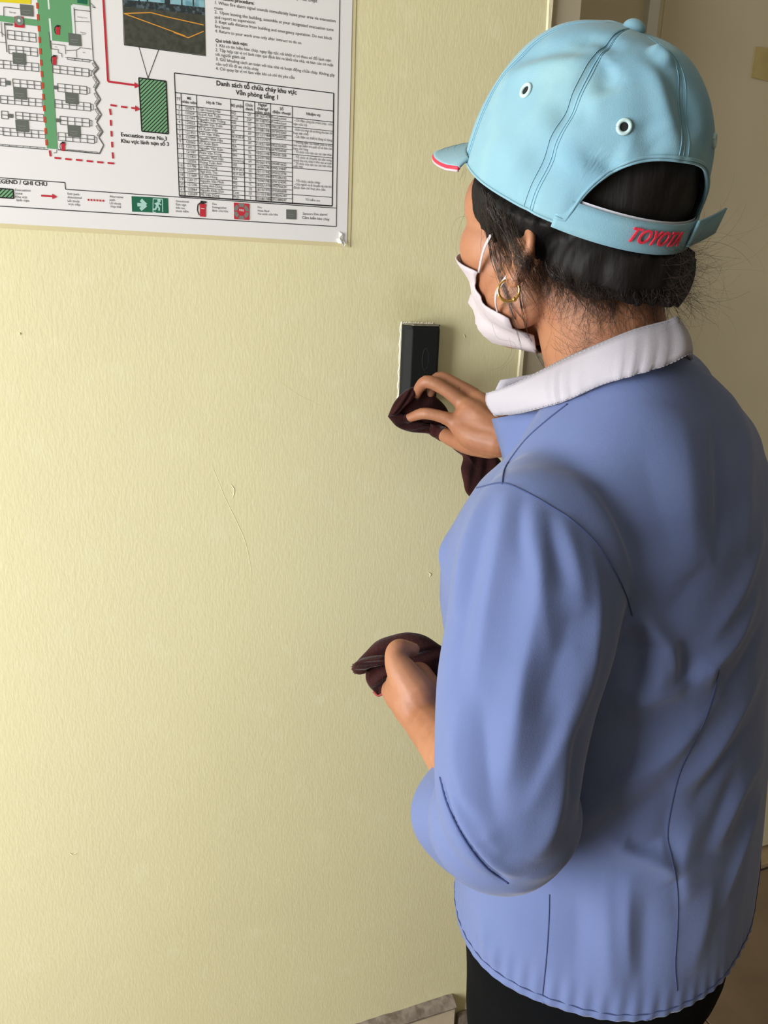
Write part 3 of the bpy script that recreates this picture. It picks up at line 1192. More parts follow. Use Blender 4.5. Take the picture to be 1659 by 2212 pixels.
wt.path([c7(1175, 90), c7(1205, 545)], 4.0)
wt.path([c7(1175, 95), c7(1462, 130)], 4.0)


def extinguisher(rp, kp, x, y, h):
    """x,y = foot of the bottle in the picture"""
    w = h * 0.34
    rp.quad((x - w / 2, y - h * .72), (x + w / 2, y - h * .69), (x + w / 2, y), (x - w / 2, y - h * .03))
    rp.disc(x, y - h * .71, w / 2, ry=w * .35)
    kp.line((x, y - h * .95), (x, y - h * .78), w * .45)
    kp.line((x - w * .4, y - h * .93), (x + w * .65, y - h * .88), w * .22)
    kp.path([(x - w * .2, y - h * .9), (x - w * .85, y - h * .74), (x - w * .95, y - h * .4), (x - w * .6, y - h * .1)], w * .16)


ik = Print(5)
ir = Print(4)
iw = Print(6)
extinguisher(ir, ik, *c4(308, 903), 36)
extinguisher(ir, ik, *c7(942, 568), 22)
extinguisher(ir, ik, *c7(886, 1056), 22)
extinguisher(ir, ik, *c8(942, 1150), 21)
iw.line(c4(292, 830), c4(322, 833), 1.0)
# hose reel symbol
ir.quad(c4(573, 781), c4(703, 790), c4(703, 930), c4(575, 921))
cx, cy = c4(638, 856)
gw = Print(5)
for k in range(6):
    a0, a1 = math.radians(60 * k + 5), math.radians(60 * k + 55)
    ctr = gw.p(cx, cy)
    pts = []
    for r, seq in ((0.0098, (a0, (a0 + a1) / 2, a1)), (0.0054, (a1, (a0 + a1) / 2, a0))):
        pts += [ctr + np.array([r * math.cos(a), 0, r * math.sin(a)]) for a in seq]
    gw.raw(pts)
text(iw, 'FIRE', c4(618, 852), c4(660, 857), bold=True)
ir.quad(c7(235, 265), c7(375, 270), c7(395, 455), c7(235, 440))
gw.disc(*c7(310, 335), 7)
iw.disc(*c7(310, 335), 2.2)
# exit sign symbol
eg = Print(2)
eg.quad(c2(1178, 762), c2(1503, 780), c2(1508, 915), c2(1183, 900))
eg.quad(c7(1255, -20), c7(1425, -10), c7(1422, 72), c7(1260, 48))
em = Print(3)
em.line(c2(1230, 838), c2(1290, 841), 6)
em.path([c2(1262, 795), c2(1308, 841), c2(1258, 882)], 6)
em.path([c2(1372, 785), c2(1455, 790), c2(1458, 905)], 1.6)
em.path([c2(1372, 785), c2(1370, 905), c2(1395, 906)], 1.4)
em.disc(*c2(1425, 803), 3)
em.path([c2(1418, 818), c2(1405, 850)], 5)
em.path([c2(1405, 850), c2(1428, 866), c2(1424, 892)], 3)
em.path([c2(1402, 852), c2(1396, 880), c2(1372, 882)], 3)
em.path([c2(1418, 820), c2(1385, 832)], 2.2)
em.path([c2(1420, 822), c2(1445, 842)], 2.2)

flush_texts()
gp.build('green_path', M_GREEN)
ye.build('yellow_block', M_YEL)
hb.build_each('evacuation_zone', M_HATCH)
hk.build('zone_hatching', M_INK, True)
g.build('photo_ground', M_PGROUND)
tr.build('photo_trees', M_PTREE)
sk.build('photo_building', M_PSKY)
tr2.build('photo_posts', M_PTREE, True)
ol.build('photo_markings', M_PLINE, True)
vl.build('photo_pointer', M_INK, True)
pl.build('floor_plan', M_INKG, True)
wt.build('floor_plan_walls', M_WHITE, True)
gs.build_each('sensor_symbol', M_SENS)
gl.build('sensor_marks', M_SENS2, True)
red.build('exit_route', M_RED, True)
dash.build_each('route_dash', M_ORNG)
ir.build('symbol_red', M_RED, True)
ik.build('symbol_outlines', M_INK, True)
gw.build('hose_reel_wheel', M_SENS2, True)
eg.build_each('exit_sign', M_DGREEN)
em.build('exit_pictogram', M_MINT, True)
iw.build('symbol_details', M_WHITE, True)
fr.build('legend_frame', M_INK, True)
tl.build('team_table', M_INK, True)
M_INKT = mat('ink_table_text', rgb(62, 62, 64), 0.45)
pt.build('procedure_text', M_INKT, True)
ptb.build('headings', M_INK, True)
tt.build('table_text', M_INKT, True)
lt.build('legend_text', M_INKT, True)
# torn bit of white tape at the lower corner
M_TORN = mat('torn_tape', rgb(242, 242, 236), 0.5)
q = on_wall(734, 521)
tv = [(q[0] + dx, -0.0022 - dy, q[2] + dz) for dx, dy, dz in
      ((-0.002, 0, 0.012), (0.002, 0.002, 0.009), (0.003, 0.001, 0.002), (0.006, 0.004, -0.004), (0.004, 0.003, -0.007), (0.001, 0.005, -0.003),
       (-0.004, 0.003, -0.003), (-0.006, 0.001, 0.002), (-0.002, 0.002, 0.004))]
tv2 = [(x, y + 0.0006, z) for x, y, z in tv]
nv = len(tv)
tf = [tuple(range(nv)), tuple(range(2 * nv - 1, nv - 1, -1))] + [(i, (i + 1) % nv, nv + (i + 1) % nv, nv + i) for i in range(nv)]
adopt(obj('torn_tape', tv + tv2, tf, M_TORN), poster)

# ================================================================== THE PERSON
M_SKIN = mat('skin', rgb(162, 111, 80), 0.52, sss=0.15, bump=[(260, 0.10, (1, 1, 1)), (900, 0.08, (1, 1, 1))],
             var=[(14, rgb(148, 95, 66), 0.42, 0.7), (60, rgb(170, 118, 87), 0.55, 0.8)])
M_SHIRT = mat('shirt_blue', rgb(97, 111, 153), 0.82, sheen=0.2, bump=[(55, 0.14, (1, 1, 0.35)), (900, 0.10, (1, 1, 1))],
              var=[(6, rgb(91, 105, 147), 0.4, 0.7)], spec=0.2)
M_SHIRTD = mat('shirt_seam_and_shade', rgb(58, 70, 112), 0.9)  # seams, and the painted shadow line at the cuff
M_COLLAR = mat('collar_white', rgb(168, 164, 172), 0.8, bump=[(70, 0.12, (1, 1, 1)), (900, 0.10, (1, 1, 1))], sheen=0.1, spec=0.2)
M_STITCH = mat('stitch_grey', rgb(150, 150, 160), 0.9)
M_TROUS = mat('trouser_black', rgb(9, 10, 12), 0.95, bump=[(30, 0.15, (1, 1, 0.4)), (800, 0.1, (1, 1, 1))], spec=0.08)
M_SHOE = mat('shoe_black', rgb(24, 24, 26), 0.5)
M_CAP = mat('cap_pale_blue', rgb(124, 163, 176), 0.85, bump=[(45, 0.16, (1, 1, 1)), (1100, 0.14, (1, 1, 1))],
            var=[(9, rgb(113, 154, 174), 0.42, 0.65), (22, rgb(136, 172, 178), 0.5, 0.75)], sheen=0.15, spec=0.2)
M_VISOR = mat('visor_grey_blue', rgb(130, 162, 172), 0.8, bump=[(900, 0.1, (1, 1, 1))], spec=0.2)
M_CAPLIN = mat('cap_lining', rgb(196, 198, 206), 0.9)
M_CAPST = mat('cap_stitch', rgb(122, 168, 188), 0.9)
M_EMBR = mat('red_embroidery', rgb(214, 42, 66), 0.6, bump=[(700, 0.4, (3, 1, 1))])
M_EYELET = mat('eyelet_thread', rgb(176, 204, 204), 0.8)
M_HOLE = mat('eyelet_hole', rgb(16, 18, 18), 0.9)
M_HAIR = mat('hair_black', rgb(20, 17, 16), 0.62, bump=[(160, 0.5, (1, 1, 0.12))], spec=0.2)
M_STRAND = mat('hair_strand', rgb(40, 30, 26), 0.45)
M_MASK = mat('mask_white', rgb(182, 172, 176), 0.75, bump=[(90, 0.15, (1, 1, 0.3))])
M_GOLD = mat('gold', rgb(232, 190, 110), 0.22, metal=1.0)
M_CLOTH = mat('brown_cloth', rgb(58, 30, 28), 0.95, bump=[(420, 0.5, (1, 1, 1)), (60, 0.2, (1, 1, 1))], sheen=0.2,
              var=[(40, rgb(44, 22, 22), 0.4, 0.7)], spec=0.1)
M_CLOTHR = mat('cloth_red_edge', rgb(150, 66, 66), 0.9)
M_NAIL = mat('fingernail', rgb(214, 160, 136), 0.35)
M_EYE = mat('eye_white', rgb(230, 226, 220), 0.2)
M_IRIS = mat('iris', rgb(36, 22, 16), 0.15)


def frame_of(yaw):
    p = math.radians(yaw)
    return np.array([-math.sin(p), math.cos(p), 0.0]), np.array([math.cos(p), math.sin(p), 0.0])


UP = np.array([0.0, 0, 1])

# ---- skeleton points
HEAD_YAW = 14
hf, hr = frame_of(HEAD_YAW)
hl = -hr
HC = np.array([0.404, -0.474, 1.438])
NECK = np.array([0.428, -0.512, 1.325])
SH_L = at(1150, 1120, 0.625)
ELB_L = at(1120, 1770, 0.615)
WR_L = at(918, 1560, 0.80)
SH_R = np.array([0.560, -0.425, 1.285])
ELB_R = np.array([0.705, -0.255, 1.165])
WR_R = at(1092, 945, 1.085)


def hp(f, l, u):
    return HC + hf * f + hl * l + UP * u


AX = np.array([hf, hl, UP])

# ------------------------------------------------------------------ body: one continuous skin surface
parts = []
parts.append(ellipsoid(hp(-0.008, 0, 0.042), AX, (0.093, 0.074, 0.084)))
parts.append(ellipsoid(hp(0.036, 0, -0.008), AX, (0.054, 0.058, 0.080)))
parts.append(ellipsoid(hp(0.050, 0, -0.062), AX, (0.038, 0.036, 0.030)))
for s in (1, -1):
    parts.append(ellipsoid(hp(0.050, 0.042 * s, -0.004), AX, (0.032, 0.023, 0.028)))
    parts.append(ellipsoid(hp(0.014, 0.041 * s, -0.042), AX, (0.034, 0.020, 0.030)))
    parts.append(capsule([hp(0.082, 0.012 * s, 0.038), hp(0.076, 0.044 * s, 0.034)], [0.007, 0.006]))
    parts.append(ellipsoid(hp(0.042, 0.040 * s, 0.030), AX, (0.038, 0.027, 0.032)))
    # ear: bowl, rim, lobe
    parts.append(ellipsoid(hp(-0.022, 0.074 * s, -0.012), np.array([hf * .94 + UP * .3 - hl * .15 * s, hl * s, UP]), (0.013, 0.008, 0.020)))
    rim = [hp(q - 0.010, l_ * s, u_) for q, l_, u_ in ((0.002, .072, -.010), (0.0, .075, .002), (-.010, .076, .008), (-.022, .079, .004), (-.026, .081, -.006), (-.022, .081, -.018), (-.012, .079, -.028))]
    parts.append(capsule(rim, [0.003, 0.0035, 0.004, 0.004, 0.004, 0.0036, 0.004], n=8, dense=24))
    parts.append(ellipsoid(hp(-0.019, 0.079 * s, -0.030), AX, (0.008, 0.005, 0.009)))
parts.append(capsule([hp(0.090, 0, 0.030), hp(0.100, 0, 0.010), hp(0.108, 0, -0.014)], [0.008, 0.009, 0.012], dense=8))
parts.append(capsule([hp(0.092, 0.016, -0.052), hp(0.096, 0, -0.048), hp(0.092, -0.016, -0.052)], [0.006, 0.008, 0.006], dense=8))
# neck
NKM = np.array([0.4375, -0.4985, 1.343])
parts.append(sweep([hp(-0.022, 0, 0.0), hp(-0.026, -0.012, -0.05), NKM, NECK + UP * -0.03, NECK + UP * -0.10],
                   [(0.054, 0.056), (0.051, 0.054), (0.052, 0.054), (0.053, 0.052), (0.065, 0.055)], 20, flat=hf))
# trunk under the shirt
TB = []
for z, cx, cy, yaw, a, b_ in ((0.72, .522, -.478, 40, .155, .105), (0.85, .520, -.478, 40, .160, .11), (1.0, .505, -.484, 37, .145, .10),
                              (1.15, .486, -.490, 35, .150, .105), (1.23, .468, -.500, 33, .120, .06), (1.28, .448, -.508, 31, .06, .04)):
    f_, r_ = frame_of(yaw)
    TB.append([np.array([cx, cy, z]) + r_ * a * math.cos(t) + f_ * b_ * math.sin(t) for t in np.linspace(0, 2 * math.pi, 28, endpoint=False)])
parts.append(loft(TB))
# legs (inside the trousers)
hipf, hipr = frame_of(40)
for s in (-1, 1):
    h = np.array([.522, -.478, 0]) + hipr * 0.088 * s
    parts.append(capsule([h + UP * 0.78, h + UP * 0.45 + hipf * 0.012, h + UP * 0.08], [0.075, 0.05, 0.034], dense=14))
    parts.append(capsule([h + UP * 0.05 - hipf * 0.02, h + UP * 0.035 + hipf * 0.12], [0.03, 0.026], dense=6))
# arms
parts.append(capsule([SH_L, (SH_L + ELB_L) / 2, ELB_L], [0.036, 0.036, 0.034], dense=10))
FA = ELB_L * 0.45 + WR_L * 0.55
parts.append(capsule([ELB_L, ELB_L * 0.68 + WR_L * 0.32, FA, WR_L * .85 + ELB_L * .15, WR_L], [0.034, 0.036, 0.030, 0.0235, 0.0215], dense=14))
parts.append(capsule([SH_R, (SH_R + ELB_R) / 2, ELB_R], [0.044, 0.038, 0.034], dense=10))
parts.append(capsule([ELB_R, ELB_R * .6 + WR_R * .4, WR_R], [0.035, 0.035, 0.025], dense=12))


def chain(pts, rad, dense=14, n=12):
    return capsule([at(*p) for p in pts], rad, n=n, dense=dense)


# right hand (at the reader): palm, four fingers, thumb
parts.append(chain([(1092, 945, 1.085), (1050, 928, 1.098), (1012, 900, 1.108)], [0.024, 0.026, 0.021]))
parts.append(chain([(1075, 955, 1.085), (1020, 940, 1.098), (985, 915, 1.108)], [0.022, 0.020, 0.0125]))
parts.append(chain([(1070, 930, 1.09), (1022, 892, 1.102), (1000, 872, 1.110)], [0.022, 0.019, 0.0125]))
parts.append(chain([(1072, 915, 1.10), (1040, 875, 1.112), (1024, 856, 1.120)], [0.020, 0.017, 0.0115]))
parts.append(chain([(1080, 920, 1.105), (1050, 880, 1.128), (1040, 868, 1.135)], [0.018, 0.014, 0.010]))
parts.append(chain([(985, 912, 1.108), (950, 899, 1.108), (916, 893, 1.112), (892, 900, 1.124), (871, 908, 1.134)], [0.0115, 0.0086, 0.0085, 0.0072, 0.0058]))
parts.append(chain([(1000, 870, 1.110), (962, 842, 1.106), (924, 824, 1.108), (906, 838, 1.120), (899, 856, 1.132)], [0.0115, 0.0094, 0.0094, 0.0080, 0.0060]))
parts.append(chain([(1024, 854, 1.120), (985, 830, 1.118), (950, 815, 1.122), (936, 830, 1.135), (930, 850, 1.142)], [0.0110, 0.0090, 0.0088, 0.0078, 0.0062]))
parts.append(chain([(1040, 866, 1.135), (1005, 845, 1.138), (975, 835, 1.142), (962, 848, 1.150)], [0.010, 0.008, 0.0076, 0.006]))
parts.append(chain([(1060, 965, 1.095), (1015, 958, 1.114), (978, 947, 1.136), (945, 932, 1.158), (918, 920, 1.166)], [0.017, 0.0165, 0.0125, 0.0095, 0.007]))
# tendons on the back of that hand
for a, b in (((990, 908, 1.096), (1058, 935, 1.076)), ((1005, 870, 1.099), (1060, 922, 1.078)), ((1028, 856, 1.108), (1066, 908, 1.084))):
    parts.append(chain([a, ((a[0] + b[0]) / 2, (a[1] + b[1]) / 2, (a[2] + b[2]) / 2 - 0.0005), b], [0.0040, 0.0032, 0.003], dense=8, n=8))
# left hand (holding the second cloth)
parts.append(chain([(918, 1560, 0.80), (896, 1515, 0.818), (881, 1480, 0.835)], [0.021, 0.0255, 0.024]))
parts.append(chain([(900, 1520, 0.812), (871, 1502, 0.83), (851, 1492, 0.848)], [0.020, 0.020, 0.0140]))
parts.append(chain([(910, 1530, 0.815), (912, 1490, 0.835), (905, 1462, 0.85)], [0.022, 0.020, 0.016]))
parts.append(chain([(900, 1500, 0.812), (868, 1450, 0.822), (853, 1418, 0.828), (862, 1400, 0.834), (892, 1403, 0.842)], [0.021, 0.0165, 0.0112, 0.0100, 0.0076], dense=20))
for (bx, by, bt), (mx, my, mt), (tx, ty, tt_) in (((850, 1492, .858), (840, 1470, .892), (862, 1446, .905)), ((868, 1484, .868), (862, 1458, .902), (885, 1436, .912)),
                                              ((888, 1476, .872), (886, 1452, .905), (906, 1434, .912)), ((905, 1470, .874), (908, 1450, .900), (922, 1438, .906))):
    parts.append(chain([(bx, by, bt), (mx, my, mt), ((mx + tx) / 2, (my + ty) / 2, mt + 0.008), (tx, ty, tt_)], [0.0115, 0.0090, 0.0085, 0.0066], dense=14))

bodyV, bodyF = voxel_union(parts, 0.0026, smooth_it=14, lam=0.55)
person = obj('person', bodyV, bodyF, M_SKIN, smooth=True)
tag(person, 'person in blue shirt and pale blue cap wiping the card reader', 'person')
body_bvh = make_bvh(bodyV, bodyF)

# ------------------------------------------------------------------ shirt
TOR = [  # z, cx, cy, yaw, half width, front, back, lateral tilt
    (0.640, .522, -.478, 40, .206, .150, .160, 0.0),
    (0.720, .522, -.478, 40, .206, .148, .158, 0.0),
    (0.800, .522, -.478, 40, .205, .145, .155, 0.0),
    (0.880, .518, -.480, 39, .200, .142, .150, 0.0),
    (0.960, .511, -.482, 38, .194, .140, .145, 0.02),
    (1.050, .500, -.485, 37, .190, .150, .140, 0.04),
    (1.120, .490, -.488, 36, .190, .160, .137, 0.06),
    (1.180, .479, -.492, 34, .190, .148, .132, 0.09),
    (1.225, .470, -.495, 33, .188, .116, .124, 0.12),
    (1.262, .458, -.499, 32, .172, .086, .110, 0.14),
    (1.292, .446, -.503, 31, .126, .058, .092, 0.12),
    (1.315, .436, -.507, 30, .088, .046, .074, 0.06),
    (1.328, .430, -.512, 30, .060, .040, .058, 0.0)]


def tor_row(z):
    zs = [r[0] for r in TOR]
    return [np.interp(z, zs, [r[k] for r in TOR]) for k in range(1, 8)]


rings = []
for z in np.concatenate([np.linspace(0.64, 1.20, 24), np.linspace(1.215, 1.328, 14)]):
    cx, cy, yaw, a, bf_, bb_, tilt = tor_row(z)
    f_, r_ = frame_of(yaw)
    e = 2.35
    ring = []
    for t in np.linspace(0, 2 * math.pi, 72, endpoint=False):
        c_, s_ = math.cos(t), math.sin(t)
        X = a * math.copysign(abs(c_) ** (2 / e), c_)
        Y = (bf_ if s_ > 0 else bb_) * math.copysign(abs(s_) ** (2 / e), s_)
        ring.append(np.array([cx, cy, z + X * tilt - Y * np.interp(z, [1.25, 1.30, 1.33], [0, .22, .42])]) + r_ * X + f_ * Y)
    rings.append(ring)
sp = [loft(rings)]
# left sleeve: shoulder cap, upper arm, elbow, then the short wide lower part
up_arm = [((1165, 1105, .622), .046), ((1160, 1150, .606), .057), ((1160, 1240, .597), .063), ((1148, 1350, .598), .0635), ((1116, 1480, .600), .0605),
          ((1100, 1600, .604), .0570), ((1094, 1700, .610), .0545), ((1098, 1770, .618), .0500), ((1104, 1810, .624), .040)]
sp.append(capsule([at(*p) for p, r in up_arm], [r for p, r in up_arm], n=36, dense=40))
low_arm = [((1110, 1760, .622), .052), ((1086, 1770, .640), .0550), ((1066, 1768, .655), .0550)]
sp.append(capsule([at(*p) for p, r in low_arm], [r for p, r in low_arm], n=36, dense=16))
# right sleeve, reaching forward
sp.append(capsule([SH_R + np.array([-.03, -.02, 0.0]), SH_R + np.array([.02, .03, -.005]), (SH_R + ELB_R) / 2, ELB_R, ELB_R * .62 + WR_R * .38],
                  [0.066, 0.066, 0.060, 0.055, 0.050], n=30, dense=30))
shV, shF = voxel_union(sp, 0.0028, smooth_it=16, lam=0.6)
# soften the armholes a little more
shV = laplace(shV, shF, 24, 0.62)
bv0 = make_bvh(shV, shF)
# the sleeve head runs smoothly into the shoulder
for pth, rad_, its in (([(1040, 1060), (1085, 1046), (1130, 1060), (1230, 1120), (1320, 1220)], 0.045, 60), ([(1150, 930), (1200, 1000), (1250, 1080)], 0.04, 40)):
    pp = cast_path(bv0, pth, 20)
    dd, _u = poly_dist(shV, pp)
    fixed = dd > rad_
    E_ = edges_of(shF)
    sel = np.where(~fixed)[0]
    nb_deg = np.bincount(E_.ravel(), minlength=len(shV)).astype(float)
    wgt = np.clip((rad_ - dd) / rad_, 0, 1)[:, None]
    for _k in range(its):
        S_ = np.zeros_like(shV)
        for c_ in range(3):
            S_[:, c_] = np.bincount(E_[:, 0], shV[E_[:, 1], c_], len(shV)) + np.bincount(E_[:, 1], shV[E_[:, 0], c_], len(shV))
        shV = shV + 0.6 * wgt * (S_ / nb_deg[:, None] - shV)
bv0 = make_bvh(shV, shF)
nrm = normals_of(shV, shF)

# ---- folds: (picture path, width m, height m) laid on the surface; + ridge, - hollow
FOLD_GAIN = 1.8
FOLDS = [
    ([(1098, 1050), (1078, 1180), (1052, 1330), (1022, 1500)], .010, .0030), ([(1070, 1065), (1035, 1200), (1002, 1340), (985, 1480)], .008, -.0035),
    ([(1040, 1075), (1005, 1200), (982, 1330)], .009, .0030),
    ([(1130, 1062), (1125, 1150), (1140, 1260)], .007, -.0028), ([(1152, 1075), (1150, 1160), (1170, 1280), (1190, 1420)], .010, .0026),
    ([(1185, 1095), (1195, 1180), (1225, 1280)], .007, -.0028), ([(1210, 1110), (1240, 1220), (1262, 1330)], .010, .0024),
    ([(1240, 1300), (1210, 1420), (1160, 1560)], .012, -.0030), ([(1270, 1400), (1235, 1520), (1190, 1640), (1140, 1760)], .013, .0034),
    ([(1215, 1500), (1180, 1620), (1120, 1750)], .010, -.0028), ([(1130, 1420), (1118, 1560), (1100, 1700)], .014, .0028),
    ([(1040, 1500), (1050, 1640), (1070, 1780)], .010, -.0024), ([(1000, 1500), (985, 1600), (1000, 1700), (1050, 1820)], .012, .0026),
    ([(1228, 1560), (1215, 1680), (1190, 1790), (1150, 1860)], .010, .0030), ([(1245, 1560), (1238, 1660), (1236, 1740)], .008, -.0030),
    ([(960, 1690), (1010, 1740), (1055, 1800)], .006, -.0040), ([(985, 1700), (1035, 1770), (1090, 1850)], .008, .0024),
    # back
    ([(1230, 1020), (1300, 1120), (1350, 1230), (1385, 1330)], .018, .0040), ([(1290, 1040), (1370, 1180), (1420, 1320), (1450, 1430)], .020, -.0040),
    ([(1372, 1325), (1400, 1350), (1440, 1400), (1462, 1470)], .010, .0055), ([(1366, 1350), (1378, 1420), (1370, 1490)], .010, -.0060),
    ([(1400, 1400), (1420, 1460), (1380, 1520)], .012, .0040), ([(1470, 1380), (1480, 1440), (1500, 1475), (1530, 1455)], .010, -.0060),
    ([(1640, 1270), (1590, 1370), (1540, 1430), (1490, 1500)], .012, .0050), ([(1655, 1330), (1610, 1430), (1560, 1500)], .012, -.0040),
    ([(1330, 1540), (1440, 1495), (1545, 1462)], .010, .0030), ([(1290, 1600), (1400, 1570), (1500, 1540)], .014, -.0030),
    ([(1655, 1440), (1580, 1560), (1520, 1650), (1450, 1720)], .012, .0040), ([(1640, 1540), (1560, 1650), (1490, 1750)], .012, -.0042),
    ([(1500, 1580), (1400, 1680), (1290, 1750), (1260, 1790)], .014, .0036), ([(1450, 1690), (1360, 1760), (1290, 1820)], .016, -.0028),
    ([(1655, 1620), (1590, 1720), (1540, 1840)], .014, .0036), ([(1600, 1640), (1560, 1740), (1515, 1860)], .012, -.0034),
    ([(1290, 1800), (1370, 1840), (1435, 1865), (1455, 1900)], .010, .0048), ([(1350, 1815), (1385, 1830), (1430, 1825)], .007, -.0060),
    ([(1455, 1700), (1440, 1790), (1458, 1870), (1462, 2000)], .010, -.0030), ([(1500, 1760), (1470, 1860), (1490, 1950)], .014, .0030),
    ([(1310, 1900), (1315, 2040), (1322, 2180)], .014, .0022), ([(1240, 1900), (1245, 2020), (1235, 2140)], .016, -.0020),
    ([(1400, 1920), (1390, 2050), (1395, 2170)], .016, -.0022), ([(1540, 1900), (1520, 2000), (1495, 2110)], .014, .0022),
    ([(1470, 880), (1480, 1050), (1500, 1250)], .030, .0040), ([(1545, 900), (1548, 1050), (1545, 1230)], .010, -.0030),
    ([(1620, 900), (1610, 1060), (1605, 1220)], .020, .0030), ([(1380, 960), (1420, 1100), (1470, 1250)], .020, -.0025),
    # long soft drapes
    ([(1180, 1100), (1160, 1300), (1120, 1500), (1085, 1720)], .009, .0022), ([(1265, 1150), (1290, 1300), (1275, 1450), (1225, 1600)], .008, .0022),
    ([(1650, 1130), (1600, 1270), (1520, 1400)], .012, .0034), ([(1560, 1500), (1470, 1600), (1370, 1670), (1290, 1700)], .009, .0030),
    ([(1650, 1700), (1600, 1830), (1560, 1960)], .010, .0030), ([(1420, 1350), (1470, 1300), (1530, 1200)], .014, -.0030),
    ([(1360, 1880), (1356, 2000), (1362, 2120)], .008, .0020), ([(1040, 1960), (1050, 2030), (1075, 2090)], .012, .0022),
    # fold where the turned-up cuff leaves the sleeve
    ([(948, 1672), (966, 1735), (1000, 1806), (1046, 1868), (1100, 1908)], .0040, -.0050), ([(966, 1668), (988, 1735), (1022, 1800), (1066, 1858), (1120, 1895)], .007, .0034),
    # chest
    ([(985, 1110), (960, 1190), (945, 1240)], .012, .0030),
]
disp = np.zeros(len(shV))
for pts, w, h in FOLDS:
    path = cast_path(bv0, pts, 26)
    if len(path) < 4:
        continue
    near = np.where(np.all((shV > np.min(path, axis=0) - 3 * w) & (shV < np.max(path, axis=0) + 3 * w), axis=1))[0]
    d, u = poly_dist(shV[near], path)
    fade = np.sin(np.pi * np.clip(u, 0, 1)) ** 0.8
    h = h * (0.62 if h < -0.0024 and w > 0.005 else 1.0)
    disp[near] += FOLD_GAIN * h * fade * (0.55 * np.exp(-(d / w) ** 2) + 0.45 * np.exp(-np.sqrt((d / (0.6 * w)) ** 2 + 0.05)))
# loose cloth: gentle waves everywhere
q = shV
disp += 0.0009 * np.sin(q[:, 2] * 21 + 3.1 * np.sin(q[:, 0] * 17)) * np.sin(q[:, 0] * 34 + q[:, 1] * 27)
# hem ripples
ripple = np.exp(-((q[:, 2] - 0.80) / 0.02) ** 2)
ang = np.arctan2(q[:, 1] + .478, q[:, 0] - .522)
disp += ripple * 0.0007 * np.sin(ang * 90)
shV = shV + nrm * disp[:, None]
shV = laplace(shV, shF, 2, 0.5)


def hem_z(P):
    f_, r_ = frame_of(40)
    lat = (P[:, 0] - .522) * r_[0] + (P[:, 1] + .478) * r_[1]
    frn = (P[:, 0] - .522) * f_[0] + (P[:, 1] + .478) * f_[1]
    return 0.802 + 0.016 * lat / 0.2 - 0.012 * frn / 0.15


hz_ = hem_z(shV)
low = shV[:, 2] < hz_
# cut the hem: drop faces wholly below, snap the straddling corners up to the hem line
keepF = [fc for fc in shF if not all(low[i] for i in fc)]
snap = low.copy()
shV[snap, 2] = hz_[snap]
used = np.unique(np.concatenate([np.array(fc) for fc in keepF]))
remap = -np.ones(len(shV), int)
remap[used] = np.arange(len(used))
shV2 = shV[used]
shF2 = [tuple(remap[i] for i in fc) for fc in keepF]
shirt = obj('shirt', shV2, shF2, M_SHIRT, person, smooth=True)
sm = shirt.modifiers.new('thickness', 'SOLIDIFY')
sm.thickness = 0.0012
sm.offset = -1
shirt_bvh = make_bvh(shV2, shF2)


def seam(pts, n, r, name, material, lift=0.0002, bvh=None, parent=None):
    path = cast_path(bvh or shirt_bvh, pts, n, lift)
    if len(path) < 3:
        return None
    v, f = sweep(path, r, 6)
    return obj(name, v, f, material, parent or shirt, smooth=True)


seam([(1226, 873), (1185, 905), (1140, 945), (1108, 985), (1090, 1015), (1085, 1046)], 60, .0007, 'shoulder_seam', M_SHIRTD)
seam([(1030, 1054), (1085, 1044), (1130, 1060), (1180, 1088), (1230, 1120), (1280, 1165), (1320, 1220), (1350, 1280), (1366, 1330)], 120, .0006, 'armhole_seam', M_SHIRTD)
seam([(1187, 1932), (1186, 1980), (1181, 2060), (1172, 2150)], 60, .0006, 'side_seam', M_SHIRTD)
seam([(1555, 1440), (1540, 1500), (1520, 1560), (1475, 1650), (1455, 1720), (1442, 1800), (1450, 1850), (1463, 1920), (1463, 2000), (1458, 2080), (1462, 2140)],
     120, .0005, 'dart_seam', M_SHIRTD)
seam([(950, 1678), (966, 1737), (1000, 1808), (1046, 1870), (1098, 1908)], 60, .0010, 'cuff_shade_line', M_SHIRTD, lift=-0.0002)  # added dark tube that paints the shadow line into the cuff crease
# double-stitched hem: two rows of thread along the cut edge, all the way round
edge_pts = []
for t in np.linspace(0, 2 * math.pi, 140, endpoint=False):
    cx, cy = .522, -.478
    dirv = np.array([math.cos(t), math.sin(t), 0])
    o_ = np.array([cx, cy, 0]) + dirv * 0.6
    z0 = hem_z(np.array([[cx + dirv[0] * .18, cy + dirv[1] * .18, 0]]))[0]
    h = shirt_bvh.ray_cast(Vector((o_[0], o_[1], z0 + 0.0062)), Vector(-dirv))
    if h[0] is not None:
        edge_pts.append(np.array(h[0]) + dirv * 0.0005)
edge_pts.append(edge_pts[0])
v, f = sweep(edge_pts, 0.0004, 6, caps=False)
obj('hem_stitching', v, f, M_SHIRTD, shirt, smooth=True)

